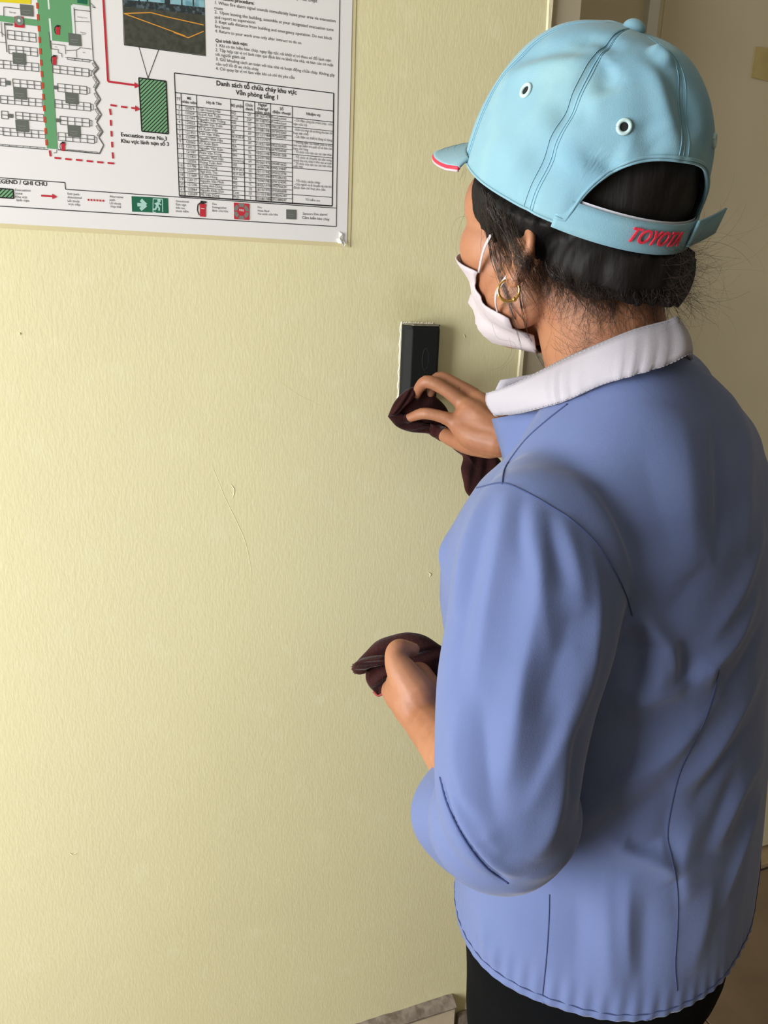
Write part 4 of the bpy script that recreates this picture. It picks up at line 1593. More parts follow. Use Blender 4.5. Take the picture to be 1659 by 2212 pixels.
# ---- turned-up cuff of the left sleeve
ca, cb = at(1064, 1772, .662), at(1018, 1767, .702)
axis = (cb - ca) / np.linalg.norm(cb - ca)
e1 = np.cross(axis, UP)
e1 /= np.linalg.norm(e1)
e2 = np.cross(e1, axis)
cv = []
NCU = 64
prof = [(-0.010, .0500), (0.004, .0545), (0.020, .0555), (0.040, .0562), (0.043, .0555), (0.041, .0540), (0.000, .0500)]
for k in range(NCU):
    t = 2 * math.pi * k / NCU
    for s, r in prof:
        rr_ = r * (1 + 0.05 * math.cos(2 * t + .6) + 0.035 * math.cos(3 * t + 1.0) + 0.02 * math.sin(5 * t) - 0.15 * math.exp(-((t - 3.85) / 0.55) ** 2))
        cv.append(ca + axis * s + e1 * (rr_ * math.cos(t)) + e2 * (rr_ * math.sin(t)))
cf_ = []
NP = len(prof)
for k in range(NCU):
    for j in range(NP):
        cf_.append((k * NP + j, k * NP + (j + 1) % NP, ((k + 1) % NCU) * NP + (j + 1) % NP, ((k + 1) % NCU) * NP + j))
cuff = obj('cuff', cv, cf_, M_SHIRT, shirt, smooth=True)
ss = cuff.modifiers.new('sub', 'SUBSURF')
ss.levels = ss.render_levels = 1

# ---- collar band
bot = [(1070, 897, .742), (1120, 893, .700), (1180, 879, .660), (1225, 865, .640), (1300, 832, .612), (1360, 814, .602), (1440, 789, .604), (1490, 765, .622)]
top = [(1052, 850, .740), (1110, 830, .700), (1180, 796, .662), (1230, 771, .645), (1300, 741, .622), (1370, 713, .616), (1440, 694, .624), (1462, 686, .640)]
nf, nr_ = frame_of(30)
hid_b = [NECK + nr_ * .078 - nf * .035 + UP * .012, NECK + nr_ * .082 + nf * .01 - UP * .004, NECK + nr_ * .06 + nf * .07 - UP * .025, NECK + nr_ * .02 + nf * .118 - UP * .04]
hid_t = [NECK + nr_ * .066 - nf * .030 + UP * .042, NECK + nr_ * .068 + nf * .008 + UP * .028, NECK + nr_ * .052 + nf * .062 + UP * .005, NECK + nr_ * .018 + nf * .112 - UP * .01]


def on_shirt(p, gap):
    h = shirt_bvh.ray_cast(Vector(CAM), Vector(ray(p[0], p[1])).normalized())
    t = p[2]
    if h[0] is not None:
        t = min(t, (np.array(h[0]) - CAM) @ _F - gap)
    return (p[0], p[1], t)


bot = [on_shirt(p, 0.004) for p in bot]
top = [on_shirt((p[0], p[1], max(p[2], b_[2])), 0.004) for p, b_ in zip(top, bot)]
Pb = smooth_path([at(*p) for p in bot] + hid_b, 90)
Pt = smooth_path([at(*p) for p in top] + hid_t, 90)
cv = []
for i in range(90):
    b_, t_ = Pb[i], Pt[i]
    out = (b_ + t_) / 2 - (NECK + UP * 0.02)
    out[2] = 0
    out /= np.linalg.norm(out)
    wr = 0.0016 * math.sin(i * 1.9) * (0.5 + 0.5 * math.sin(i * 0.31 + 1))
    for s in np.linspace(0, 1, 7):
        cv.append(b_ * (1 - s) + t_ * s + out * (0.004 * math.sin(math.pi * s) + wr * (1 - s)))
collar = obj('collar', cv, grid_faces(90, 7), M_COLLAR, shirt, smooth=True)
so = collar.modifiers.new('thickness', 'SOLIDIFY')
so.thickness = 0.0022
so.offset = 0
CV = np.array(cv).reshape(90, 7, 3)
for nm, col_, sgn in (('bottom_stitching', 0, .12), ('top_stitching', 6, .1)):
    row = CV[:, 0] * (1 - sgn) + CV[:, 1] * sgn * 1.0 if col_ == 0 else CV[:, 6] * (1 - sgn) + CV[:, 5] * sgn
    # short separate stitches
    pv = []
    for i in range(0, 88):
        a, b_ = row[i], row[i + 1]
        out = a - NECK
        out[2] = 0
        out /= np.linalg.norm(out)
        pv.append(sweep([a * .8 + b_ * .2 + out * .0016, a * .3 + b_ * .7 + out * .0016], .00035, 5))
    v, f = join_vf(pv)
    o = obj(nm, v, f, M_STITCH, collar)
    o['kind'] = 'stuff'
# loose thread loop at the collar tip
v, f = sweep(smooth_path([at(1075, 900, .741), at(1067, 897, .741), at(1066, 888, .741), at(1072, 882, .740)], 20), .0004, 5)
obj('loose_thread', v, f, M_COLLAR, collar)
# front facing of the open neck: placket below the collar tip
pl_pts = [((1066, 904, .744), (1190, 880, .676)), ((1072, 925, .745), (1190, 915, .680)), ((1079, 948, .746), (1190, 945, .684)), ((1088, 980, .747), (1190, 990, .688)), ((1095, 1030, .748), (1190, 1040, .692))]
cv = []
for a, b_ in pl_pts:
    A, B = at(*a), at(*b_)
    for s in np.linspace(0, 1, 6):
        cv.append(A * (1 - s) + B * s)
pk = obj('placket', cv, grid_faces(len(pl_pts), 6), M_SHIRT, shirt, smooth=True)
so = pk.modifiers.new('thickness', 'SOLIDIFY')
so.thickness = 0.0025

# ------------------------------------------------------------------ trousers and shoes
tp_ = []
TR = []
for z, a, bf_, bb_ in ((1.00, .150, .11, .115), (0.92, .165, .12, .13), (0.84, .182, .128, .142), (0.78, .188, .130, .145), (0.72, .186, .124, .138), (0.67, .176, .105, .12)):
    TR.append([np.array([.522, -.478, z]) + hipr * a * math.copysign(abs(math.cos(t)) ** .87, math.cos(t)) + hipf * (bf_ if math.sin(t) > 0 else bb_) * math.copysign(abs(math.sin(t)) ** .87, math.sin(t))
               for t in np.linspace(0, 2 * math.pi, 40, endpoint=False)])
tp_.append(loft(TR))
for s in (-1, 1):
    h = np.array([.522, -.478, 0]) + hipr * 0.092 * s
    P = [h + UP * z for z in (0.76, 0.68, 0.55, 0.40, 0.22, 0.035)]
    tp_.append(sweep(smooth_path(P, 24), [(np.interp(i / 23, [0, .25, .6, 1], [.098, .094, .078, .074]), np.interp(i / 23, [0, .25, .6, 1], [.118, .108, .086, .080])) for i in range(24)], 28, flat=hipf))
trV, trF = voxel_union(tp_, 0.006, smooth_it=10, lam=0.6)
n_ = normals_of(trV, trF)
trV = trV + n_ * (0.0016 * np.sin(trV[:, 2] * 60 + 4 * np.sin(trV[:, 0] * 30)) * np.sin(trV[:, 1] * 40))[:, None]
trousers = obj('trousers', trV, trF, M_TROUS, person, smooth=True)
for s in (-1, 1):
    h = np.array([.522, -.478, 0]) + hipr * 0.090 * s
    sv, sf = [], []
    R_ = []
    for fwd, hw, ht in ((-.062, .022, .040), (-.05, .030, .052), (-.02, .034, .060), (.03, .036, .058), (.08, .042, .046), (.12, .044, .036), (.15, .036, .030), (.165, .020, .022)):
        c = h + hipf * fwd
        R_.append([c + hipr * hw * math.cos(t) + UP * (0.001 + (ht * (math.sin(t)) if math.sin(t) > 0 else 0)) for t in np.linspace(0, 2 * math.pi, 20, endpoint=False)])
    v, f = loft(R_)
    obj('shoe', v, f, M_SHOE, person, smooth=True)

CAP_TILT = 25
CAP_OFF = (-0.004, 0.004, 0.039)
CAP_DIM = (0.108, 0.088, 0.119)
VISOR_LEN = 0.072
TXT_AL0, TXT_AL1, TXT_RISE = math.radians(162), math.radians(193), 0.0

# ------------------------------------------------------------------ cap
TAU = math.radians(CAP_TILT)
CAP_YAW = 5
kf0, kr0 = frame_of(CAP_YAW)
kf = kf0 * math.cos(TAU) + UP * math.sin(TAU)
ku = UP * math.cos(TAU) - kf0 * math.sin(TAU)
kl = -kr0
KC = HC + CAP_OFF[0] * hf + CAP_OFF[1] * hl + UP * CAP_OFF[2]   # centre of the rim
KL, KW, KH = CAP_DIM


def cap_pt(al, th, grow=0.0):
    """al: azimuth from the front towards the left; th: 0 rim .. pi/2 crown button"""
    r = max(math.cos(th), 0.0) ** 0.72
    h = math.sin(th) ** 0.96
    Lf = KL * (1.0 if math.cos(al) > 0 else 1.0)
    # high front panels, flatter sides, slight hollow behind the button
    bulge = 1 + 0.035 * math.sin(2 * th) * max(math.cos(al), 0)
    p = kf * (Lf + grow) * r * math.cos(al) * bulge + kl * (KW + grow) * r * math.sin(al) + ku * (KH + grow) * h
    return KC + p


ARCH = math.radians(44)


def arch_th(al):
    d = abs((al - math.pi + math.pi) % (2 * math.pi) - math.pi)
    d = abs(al - math.pi)
    if d >= ARCH:
        return 0.0
    return 0.50 * (1 - (d / ARCH) ** 2.6) ** 0.55


NA, NT = 240, 56
cv = []
for j in range(NT):
    for i in range(NA):
        al = 2 * math.pi * i / NA
        t0 = arch_th(al)
        th = t0 + (math.pi / 2 - 0.02 - t0) * j / (NT - 1)
        cv.append(cap_pt(al, th))
capV = np.array(cv)
capF = grid_faces(NT, NA, wrap=True) + [tuple((NT - 1) * NA + i for i in range(NA))]
cbv = make_bvh(capV, capF)
cn = normals_of(capV, capF)
if cn[NA * 20].dot(capV[NA * 20] - KC) < 0:
    cn = -cn
dc = np.zeros(len(capV))
CAP_FOLDS = [([(1290, 140), (1250, 200), (1215, 250), (1190, 320)], .007, -.0016), ([(1180, 215), (1230, 240), (1290, 225)], .010, -.0030),
             ([(1130, 320), (1180, 350), (1210, 330)], .012, -.0026), ([(1260, 360), (1300, 330), (1350, 345)], .014, -.0028),
             ([(1290, 420), (1310, 380), (1330, 340)], .012, -.0026), ([(1330, 140), (1310, 160), (1320, 200)], .010, -.0040),
             ([(1385, 130), (1420, 180), (1440, 250), (1470, 330)], .007, .0022), ([(1440, 160), (1480, 230), (1500, 300)], .009, -.0024),
             ([(1395, 250), (1400, 300), (1430, 340)], .010, -.0024), ([(1100, 130), (1200, 105), (1290, 110)], .009, -.0024),
             ([(1090, 170), (1190, 140), (1290, 130)], .008, .0022), ([(1230, 80), (1300, 85), (1345, 110)], .007, -.0022),
             ([(1140, 420), (1230, 440), (1290, 470)], .012, .0016), ([(1400, 105), (1425, 120), (1445, 150)], .007, .0040),
             ([(1060, 300), (1100, 330), (1130, 400)], .014, .0020)]
for pts, w, h in CAP_FOLDS:
    path = cast_path(cbv, pts, 20)
    if len(path) < 4:
        continue
    d, u = poly_dist(capV, path)
    fade = np.clip(np.minimum(u, 1 - u) * 4, 0, 1) * 0.8 + 0.2
    dc += 1.5 * h * fade * np.exp(-(d / w) ** 2)
qv = capV - KC
dc += 0.0007 * np.sin(qv @ kf * 75 + 2 * np.sin(qv @ kl * 60)) * np.sin(qv @ ku * 70 + qv @ kl * 50)
# seams pinch the panels
SEAMS = [math.radians(a) for a in (0, 62, 118, 180, 242, 298)]
for i in range(NA):
    al = 2 * math.pi * i / NA
    d = min(abs((al - s + math.pi) % (2 * math.pi) - math.pi) for s in SEAMS)
    dc[np.arange(NT) * NA + i] += -0.0011 * math.exp(-(d / 0.045) ** 2)
capV = capV + cn * dc[:, None]
cap = obj('cap', capV, capF, M_CAP, person, smooth=True)
so = cap.modifiers.new('thickness', 'SOLIDIFY')
so.thickness = 0.0016
so.offset = -1
CG = capV.reshape(NT, NA, 3)
CN = cn.reshape(NT, NA, 3)
cap_bvh = make_bvh(capV, capF)
# stitched seams, two rows beside each joint
for s in SEAMS:
    for off in (-0.040, 0.0, 0.040):
        i = int(round((s + off) / (2 * math.pi) * NA)) % NA
        path = [CG[j, i] + CN[j, i] * 0.0003 for j in range(NT - 3)]
        v, f = sweep(path, 0.0004 if off == 0 else 0.00028, 6)
        obj('seam' if off == 0 else 'seam_stitching', v, f, M_CAPST, cap, smooth=True)
# binding along the bottom edge and the arch
path = [CG[0, i] for i in range(NA)] + [CG[0, 0]]
v, f = sweep(path, 0.0010, 8, caps=False)
obj('rim_binding', v, f, M_CAP, cap, smooth=True)
arch = [CG[1, i] + CN[1, i] * .0006 for i in range(NA) if abs(2 * math.pi * i / NA - math.pi) < ARCH + 0.10]
v, f = sweep(arch, 0.0012, 8)
obj('arch_binding', v, f, M_CAP, cap, smooth=True)
# button
apex = KC + ku * (KH + 0.0005)
v, f = ellipsoid(apex, np.array([kf, kl, ku]), (0.0085, 0.0085, 0.0060), 20, 12)
obj('button', v, f, M_CAP, cap, smooth=True)
# eyelets: thread ring and dark hole
for (ex, ey) in ((1137, 196), (1348, 274)):
    c = cast(cap_bvh, ex, ey)
    if c is None:
        continue
    loc = c - KC
    for mir in (1, -1):
        lc = loc.copy()
        if mir < 0:
            lc = lc - 2 * kl * (lc @ kl)
        P = KC + lc
        hit = cap_bvh.find_nearest(Vector(P))
        nn = np.array(hit[1])
        if nn @ lc < 0:
            nn = -nn
        P = np.array(hit[0])
        a_ = np.cross(nn, UP)
        a_ /= np.linalg.norm(a_)
        b_ = np.cross(nn, a_)
        ring = [P + nn * .0006 + a_ * .0042 * math.cos(t) + b_ * .0042 * math.sin(t) for t in np.linspace(0, 2 * math.pi, 28)]
        v, f = sweep(ring, 0.0014, 8, caps=False)
        ey_o = obj('eyelet', v, f, M_EYELET, cap, smooth=True)
        dv = [P + nn * .0006 + a_ * .0032 * math.cos(t) + b_ * .0032 * math.sin(t) for t in np.linspace(0, 2 * math.pi, 20, endpoint=False)]
        obj('eyelet_hole', dv, [tuple(range(20))], M_HOLE, ey_o)
# rear strap with its loose end, and the embroidered word
STH = 0.0215


def strap_pt(al, v_, lift):
    base = KC + kf * (KL + lift) * math.cos(al) + kl * (KW + lift) * math.sin(al)
    return base + ku * v_


sv = []
als = np.linspace(math.pi - ARCH - 0.10, math.pi + ARCH + 0.10, 60)
for i, al in enumerate(als):
    for s in np.linspace(0, 1, 5):
        sv.append(strap_pt(al, -0.0035 + STH * s, 0.0016 - 0.002 * s))
strap = obj('rear_strap', sv, grid_faces(60, 5), M_CAP, cap, smooth=True)
so = strap.modifiers.new('thickness', 'SOLIDIFY')
so.thickness = 0.0018
so.offset = 0
sv = []
for i, al in enumerate(np.linspace(math.pi + 0.40, math.pi + ARCH + 0.14, 14)):
    lift = 0.0032 + 0.016 * (i / 13) ** 2
    for s in (0, 0.5, 1):
        sv.append(strap_pt(al, 0.0 + STH * (0.06 + 0.92 * s) + 0.004 * (i / 13) ** 2, lift))
tabo = obj('strap_end', sv, grid_faces(14, 3), M_CAP, strap, smooth=True)
so = tabo.modifiers.new('thickness', 'SOLIDIFY')
so.thickness = 0.0016
# white lining that shows above the strap
lv_ = []
for i, al in enumerate(np.linspace(math.pi - ARCH, math.pi + ARCH, 30)):
    for s in (0, 1):
        lv_.append(strap_pt(al, STH - 0.006 + 0.0040 * s, -0.0022))
obj('strap_lining', lv_, grid_faces(30, 2), M_CAPLIN, strap)
tcv = bpy.data.curves.new('t', 'FONT')
tcv.body = 'TOYOTA'
tcv.resolution_u = 3
tcv.offset = 0.012
tcv.shear = 0.35
tcv.extrude = 0.03
to = bpy.data.objects.new('t', tcv)
COL.objects.link(to)
dg = bpy.context.evaluated_depsgraph_get()
dg.update()
te = to.evaluated_get(dg)
tm = te.to_mesh()
TV = np.array([v.co[:] for v in tm.vertices])
TF = [tuple(p.vertices) for p in tm.polygons]
te.to_mesh_clear()
bpy.data.objects.remove(to)
bpy.data.curves.remove(tcv)
wT, hT = TV[:, 0].max(), 0.70
ev = []
for x, y, z in TV:
    al = TXT_AL0 + (TXT_AL1 - TXT_AL0) * x / wT      # left letters start at the left side of the back
    ev.append(strap_pt(al, 0.0035 + 0.0105 * y / hT + TXT_RISE * x / wT, 0.0030 + 0.0006 * (z / 0.03)))
obj('lettering', ev, TF, M_EMBR, strap)

# visor: curved, with a red and white sandwich edge
NV, NR_ = 48, 12
VA = math.radians(66)
vv, vedge = [], []
for i in range(NV):
    al = -VA + 2 * VA * i / (NV - 1)
    root = cap_pt(al, 0.03, -0.001)
    ca_ = math.cos(al / VA * math.pi / 2)
    ln = VISOR_LEN * max(ca_, 0.0) ** 0.55
    for j in range(NR_):
        s = j / (NR_ - 1)
        side = math.sin(al)
        p = root + (kf * 0.92 - ku * 0.36) * ln * s + kl * side * 0.008 * s - ku * (0.004 * side * side * s + 0.004 * s * s)
        vv.append(p)
VG = np.array(vv).reshape(NV, NR_, 3)
visor = obj('visor', vv, grid_faces(NV, NR_), M_VISOR, cap, smooth=True)
so = visor.modifiers.new('thickness', 'SOLIDIFY')
so.thickness = 0.0030
so.offset = 0
edge = [VG[i, -1] - ku * 0.0006 for i in range(NV)]
v, f = sweep(edge, 0.0017, 8)
obj('red_piping', v, f, M_EMBR, visor, smooth=True)
v, f = sweep([p - ku * 0.0022 for p in edge], 0.0011, 8)
obj('white_piping', v, f, M_MASK, visor, smooth=True)
for s in (5, 7, 9):
    v, f = sweep([VG[i, s] + ku * .0017 for i in range(2, NV - 2)], 0.0003, 5)
    obj('visor_stitching', v, f, M_CAPST, visor)

# ------------------------------------------------------------------ hair
hparts = [ellipsoid(hp(-0.012, 0, 0.042), AX, (0.098, 0.082, 0.088), 40, 24),
          ellipsoid(hp(-0.070, 0.004, -0.018), AX, (0.034, 0.050, 0.040), 30, 18),
          ellipsoid(hp(-0.082, -0.010, -0.020), AX, (0.026, 0.034, 0.038), 30, 18),
          ellipsoid(hp(-0.050, 0.030, -0.016), AX, (0.040, 0.036, 0.034), 30, 18),
          ellipsoid(hp(-0.050, -0.030, -0.016), AX, (0.040, 0.036, 0.034), 30, 18)] + [ellipsoid(hp(-0.014, 0.068 * s_, 0.034), AX, (0.056, 0.026, 0.040), 30, 18) for s_ in (1, -1)]
haV, haF = voxel_union(hparts, 0.003, smooth_it=10, lam=0.6)
ck = haV - KC
c_f, c_l, c_u = ck @ kf, ck @ kl, ck @ ku
cth = np.arcsin(np.clip(c_u / KH, 0, 0.999) ** (1 / 0.96))
lim_ = 0.93 * np.cos(cth) ** 0.72
rr_ = np.sqrt((c_f / KL) ** 2 + (c_l / KW) ** 2)
sc_ = np.where((c_u > -0.004) & (rr_ > lim_), lim_ / np.maximum(rr_, 1e-6), 1.0)
haV = KC + np.outer(c_f * sc_, kf) + np.outer(c_l * sc_, kl) + np.outer(np.minimum(c_u, KH * 0.95), ku)
haV = laplace(haV, haF, 4, 0.5)
loc = haV - HC
lf_, ll_, lu_ = loc @ hf, loc @ hl, loc @ UP
line = np.interp(lf_, [-0.13, -0.09, -0.06, -0.035, -0.012, 0.010, 0.030, 0.048, 0.060, 0.075], [-0.048, -0.047, -0.042, -0.026, -0.006, 0.000, -0.002, 0.002, 0.040, 0.075])
wob = 0.0012 * np.sin(lf_ * 210) + 0.001 * np.sin(ll_ * 260)
keep = (lu_ > line + wob)
kF = [fc for fc in haF if all(keep[i] for i in fc)]
hn = normals_of(haV, haF)
haV = haV + hn * (0.0010 * np.sin(lf_ * 520 + lu_ * 160 + 5 * np.sin(ll_ * 60)))[:, None]
used = np.unique(np.concatenate([np.array(fc) for fc in kF]))
rm = -np.ones(len(haV), int)
rm[used] = np.arange(len(used))
hair = obj('hair', haV[used], [tuple(rm[i] for i in fc) for fc in kF], M_HAIR, person, smooth=True)
so = hair.modifiers.new('thickness', 'SOLIDIFY')
so.thickness = 0.004
so.offset = -1
hair_bvh = make_bvh(haV[used], [tuple(rm[i] for i in fc) for fc in kF])

# loose strands: each a thin bent thread
strands = []


def depth_at(x, y, default):
    best = default
    d = Vector(ray(x, y))
    for b_ in (body_bvh, hair_bvh, shirt_bvh):
        h = b_.ray_cast(Vector(CAM), d.normalized())
        if h[0] is not None:
            t = (np.array(h[0]) - CAM) @ _F
            best = min(best, t)
    return best


def strand(pts, r=0.00011, jit=0.0, n=14, lift=0.002, free=None):
    P = []
    for (x, y) in pts:
        x += random.gauss(0, jit)
        y += random.gauss(0, jit)
        t = free if free is not None else depth_at(x, y, 0.70) - lift
        P.append(at(x, y, t))
    path = smooth_path(P, n)
    rad = [r * (1 - 0.65 * i / (n - 1)) for i in range(n)]
    strands.append(sweep(path, rad, 3, caps=False))


rs = random.Random(11)
# sideburn in front of the ear
for k in range(260):
    x0 = rs.uniform(1036, 1112)
    y0 = rs.uniform(400, 470) + (x0 - 1036) * 0.8
    ln = rs.uniform(60, 190)
    bend = rs.gauss(0, 12)
    strand([(x0, y0), (x0 + ln * .10 + bend * .4, y0 + ln * .35), (x0 + ln * .26 + bend, y0 + ln * .7), (x0 + ln * .42 + bend * .6, y0 + ln)],
           r=rs.uniform(.00009, .00020), lift=rs.uniform(.001, .005))
for pts in ([(1046, 470), (1060, 540), (1085, 610), (1110, 690), (1130, 760)], [(1060, 500), (1075, 570), (1095, 640), (1110, 700), (1150, 740)],
            [(1072, 500), (1082, 570), (1088, 620), (1110, 680), (1128, 715)], [(1055, 480), (1062, 540), (1080, 600), (1098, 650), (1135, 700)],
            [(1124, 640), (1132, 690), (1150, 745), (1178, 795), (1205, 830)], [(1048, 440), (1052, 500), (1062, 560), (1078, 610), (1092, 660)],
            [(1122, 600), (1128, 660), (1140, 715), (1160, 760), (1190, 815)]):
    for q_ in range(4):
        strand(pts, r=.00022, jit=2.0, n=22, lift=.003)
# over and behind the ear, curls on the neck
for k in range(420):
    x0 = rs.uniform(1120, 1330)
    y0 = 545 + (x0 - 1120) * 0.50 + rs.uniform(-20, 18)
    ln = rs.uniform(25, 150)
    a0 = rs.uniform(0.9, 2.1)
    curl = rs.gauss(0, 1.3)
    pts, x, y, a = [(x0, y0)], x0, y0, a0
    for s in range(5):
        x += math.cos(a) * ln / 5
        y += math.sin(a) * ln / 5
        a += curl / 5
        pts.append((x, y))
    strand(pts, r=rs.uniform(.00006, .00014), lift=rs.uniform(.0008, .004), n=16)
# short ends that break up the hairline behind the ear and at the nape
for k in range(460):
    q_ = rs.random()
    x0 = 1120 + 330 * q_ + rs.gauss(0, 4)
    y0 = np.interp(q_, [0, .12, .3, .6, 1], [555, 570, 610, 640, 640]) + rs.uniform(-16, 8)
    ln = rs.choice((18, 30, 45, 70, 100)) * rs.uniform(.7, 1.2)
    a = rs.uniform(0.7, 1.9)
    pts = [(x0, y0), (x0 + math.cos(a) * ln * .5 + rs.gauss(0, 3), y0 + math.sin(a) * ln * .5), (x0 + math.cos(a) * ln + rs.gauss(0, 7), y0 + math.sin(a) * ln)]
    strand(pts, r=rs.uniform(.00010, .00022), lift=rs.uniform(.0006, .0025), n=9)
# long hairs lying over the collar
for k in range(46):
    x0, y0 = rs.uniform(1180, 1340), rs.uniform(690, 760)
    ln, a, curl = rs.uniform(70, 190), rs.uniform(0.5, 1.9), rs.gauss(-1.0, 1.2)
    pts, x, y = [(x0, y0)], x0, y0
    for s in range(6):
        x += math.cos(a) * ln / 6
        y += math.sin(a) * ln / 6
        a += curl / 6
        pts.append((x, y))
    strand(pts, r=rs.uniform(.00006, .00011), lift=rs.uniform(.002, .005), n=20)
# flyaway ends at the back of the head
for k in range(330):
    x0, y0 = rs.uniform(1425, 1487), rs.uniform(520, 655)
    ln, a, curl = abs(rs.gauss(0, 55)) + 22, rs.uniform(-0.5, 1.5), rs.gauss(-0.6, 1.4)
    t = 0.615 + rs.uniform(-.03, .03)
    pts, x, y = [(x0, y0)], x0, y0
    for s in range(6):
        x += math.cos(a) * ln / 6
        y += math.sin(a) * ln / 6
        a += curl / 6
        pts.append((x, y))
    strand(pts, r=rs.uniform(.00006, .00015), free=t, n=18)
for k in range(30):
    x0, y0 = rs.uniform(1440, 1490), rs.uniform(500, 640)
    ln, a, curl = rs.uniform(90, 230), rs.uniform(-0.6, 1.3), rs.gauss(0.6, 1.8)
    pts, x, y = [(x0, y0)], x0, y0
    for s in range(8):
        x += math.cos(a) * ln / 8
        y += math.sin(a) * ln / 8
        a += curl / 8
        pts.append((x, y))
    strand(pts, r=.00007, free=0.62 + rs.uniform(-.03, .03), n=26)
# a few flyaways in front of the face and under the jaw
for pts in ([(1030, 420), (1000, 470), (985, 530), (1000, 570), (1030, 600)], [(1060, 690), (1075, 730), (1110, 740), (1110, 770), (1080, 800)],
            [(1010, 465), (985, 475), (975, 510), (990, 555)], [(1100, 730), (1105, 760), (1085, 790), (1060, 800)], [(1000, 370), (996, 385), (993, 400)],
            [(1003, 360), (998, 380), (990, 390)], [(1008, 365), (1004, 385), (1001, 398)], [(1006, 362), (1002, 376), (996, 384)]):
    strand(pts, r=.00008, free=0.70, n=26)
v, f = join_vf(strands)
st = obj('loose_strands', v, f, M_STRAND, hair)
st['kind'] = 'stuff'

# ------------------------------------------------------------------ face mask
MN, MM = 41, 17
mv = []
for i in range(MN):
    q_ = -1 + 2 * i / (MN - 1)
    for j in range(MM):
        s = j / (MM - 1)
        lim = math.radians(np.interp(s, [0, .3, .6, .85, 1], [62, 50, 55, 75, 86]))
        be = q_ * lim
        u = np.interp(s, [0, 1], [0.002 - 0.028 * abs(q_) ** 1.3, -0.092 + 0.030 * abs(q_) ** 6])
        base = hp(0.012 - 0.012 * s, 0, u)
        dv = hf * math.cos(be) + hl * math.sin(be)
        tgt = base + dv * 0.22
        h = body_bvh.ray_cast(Vector(tgt), Vector(-dv))
        P = np.array(h[0]) if h[0] is not None else base + dv * 0.08
        mv.append(P + dv * 0.0042)
MG = np.array(mv).reshape(MN, MM, 3)
for it in range(6):
    G2 = MG.copy()
    G2[1:-1, 1:-1] = (MG[:-2, 1:-1] + MG[2:, 1:-1] + MG[1:-1, :-2] + MG[1:-1, 2:]) / 4
    # the mask may only bulge outwards
    MG = np.where(((G2 - MG) @ hf)[..., None] > -0.0006, G2, MG)
for j in range(MM):          # pleats
    MG[:, j] += hf * (0.0012 * math.sin(j / (MM - 1) * math.pi * 6))
mask = obj('face_mask', MG.reshape(-1, 3), grid_faces(MN, MM), M_MASK, person, smooth=True)
so = mask.modifiers.new('thickness', 'SOLIDIFY')
so.thickness = 0.0012
so.offset = 1
for sgn, i0 in ((1, MN - 1), (-1, 0)):
    for (j0, ear) in ((0, [hp(0.006, .0790 * sgn, 0.010), hp(-0.006, .086 * sgn, 0.034)]), (MM - 3, [hp(-0.004, .080 * sgn, -0.038), hp(-0.022, .080 * sgn, -0.020)])):
        st_ = MG[i0, j0]
        pth = smooth_path([st_, (st_ * .5 + ear[0] * .5) + hl * sgn * .003, ear[0], ear[1]], 16)
        v, f = sweep(pth, [(0.0016, 0.0006)] * 16, 8, flat=hl)
        obj('ear_loop', v, f, M_MASK, mask, smooth=True)

# ------------------------------------------------------------------ earring, eyes, brows
for sgn in (1, -1):
    c = hp(-0.019, 0.0835 * sgn, -0.040)
    ring = []
    for t in np.linspace(0.35, 2 * math.pi - 0.35, 40):
        ring.append(c + (np.array([-.93, .37, 0]) if sgn > 0 else hf) * (0.0082 * math.sin(t)) + UP * (0.0082 * math.cos(t)))
    rad = [0.0007 + 0.0006 * math.sin(i / 39 * math.pi) for i in range(40)]
    v, f = sweep(ring, rad, 8)
    er = obj('earring', v, f, M_GOLD, person, smooth=True)
    v, f = ellipsoid(ring[24], np.eye(3), (0.0020, 0.0016, 0.0020), 10, 8)
    obj('clasp', v, f, M_GOLD, er, smooth=True)
    def skin(l_, u_, out):
        h_ = body_bvh.ray_cast(Vector(hp(0.2, l_ * sgn, u_)), Vector(-hf))
        return (np.array(h_[0]) if h_[0] is not None else hp(0.08, l_ * sgn, u_)) + hf * out

    e_ = skin(0.031, 0.014, -0.0085)
    v, f = ellipsoid(e_, AX, (0.0118, 0.0118, 0.0118), 20, 14)
    eo = obj('eye', v, f, M_EYE, person, smooth=True)
    v, f = ellipsoid(e_ + hf * 0.0075, AX, (0.0048, 0.0055, 0.0055), 16, 10)
    obj('iris', v, f, M_IRIS, eo, smooth=True)
    v, f = sweep([skin(0.031 + 0.014 * q_, 0.020 - 0.006 * q_ * q_, 0.0012 * (1 - q_ * q_)) for q_ in np.linspace(-1, 1, 12)], 0.0028, 8)
    obj('eyelid', v, f, M_SKIN, eo, smooth=True)
    v, f = sweep([skin(0.031 + 0.018 * q_, 0.036 - 0.004 * q_ * q_, 0.0004) for q_ in np.linspace(-1, 1, 12)], [(0.0008, 0.0024)] * 12, 6, flat=UP)
    obj('eyebrow', v, f, M_HAIR, person, smooth=True)

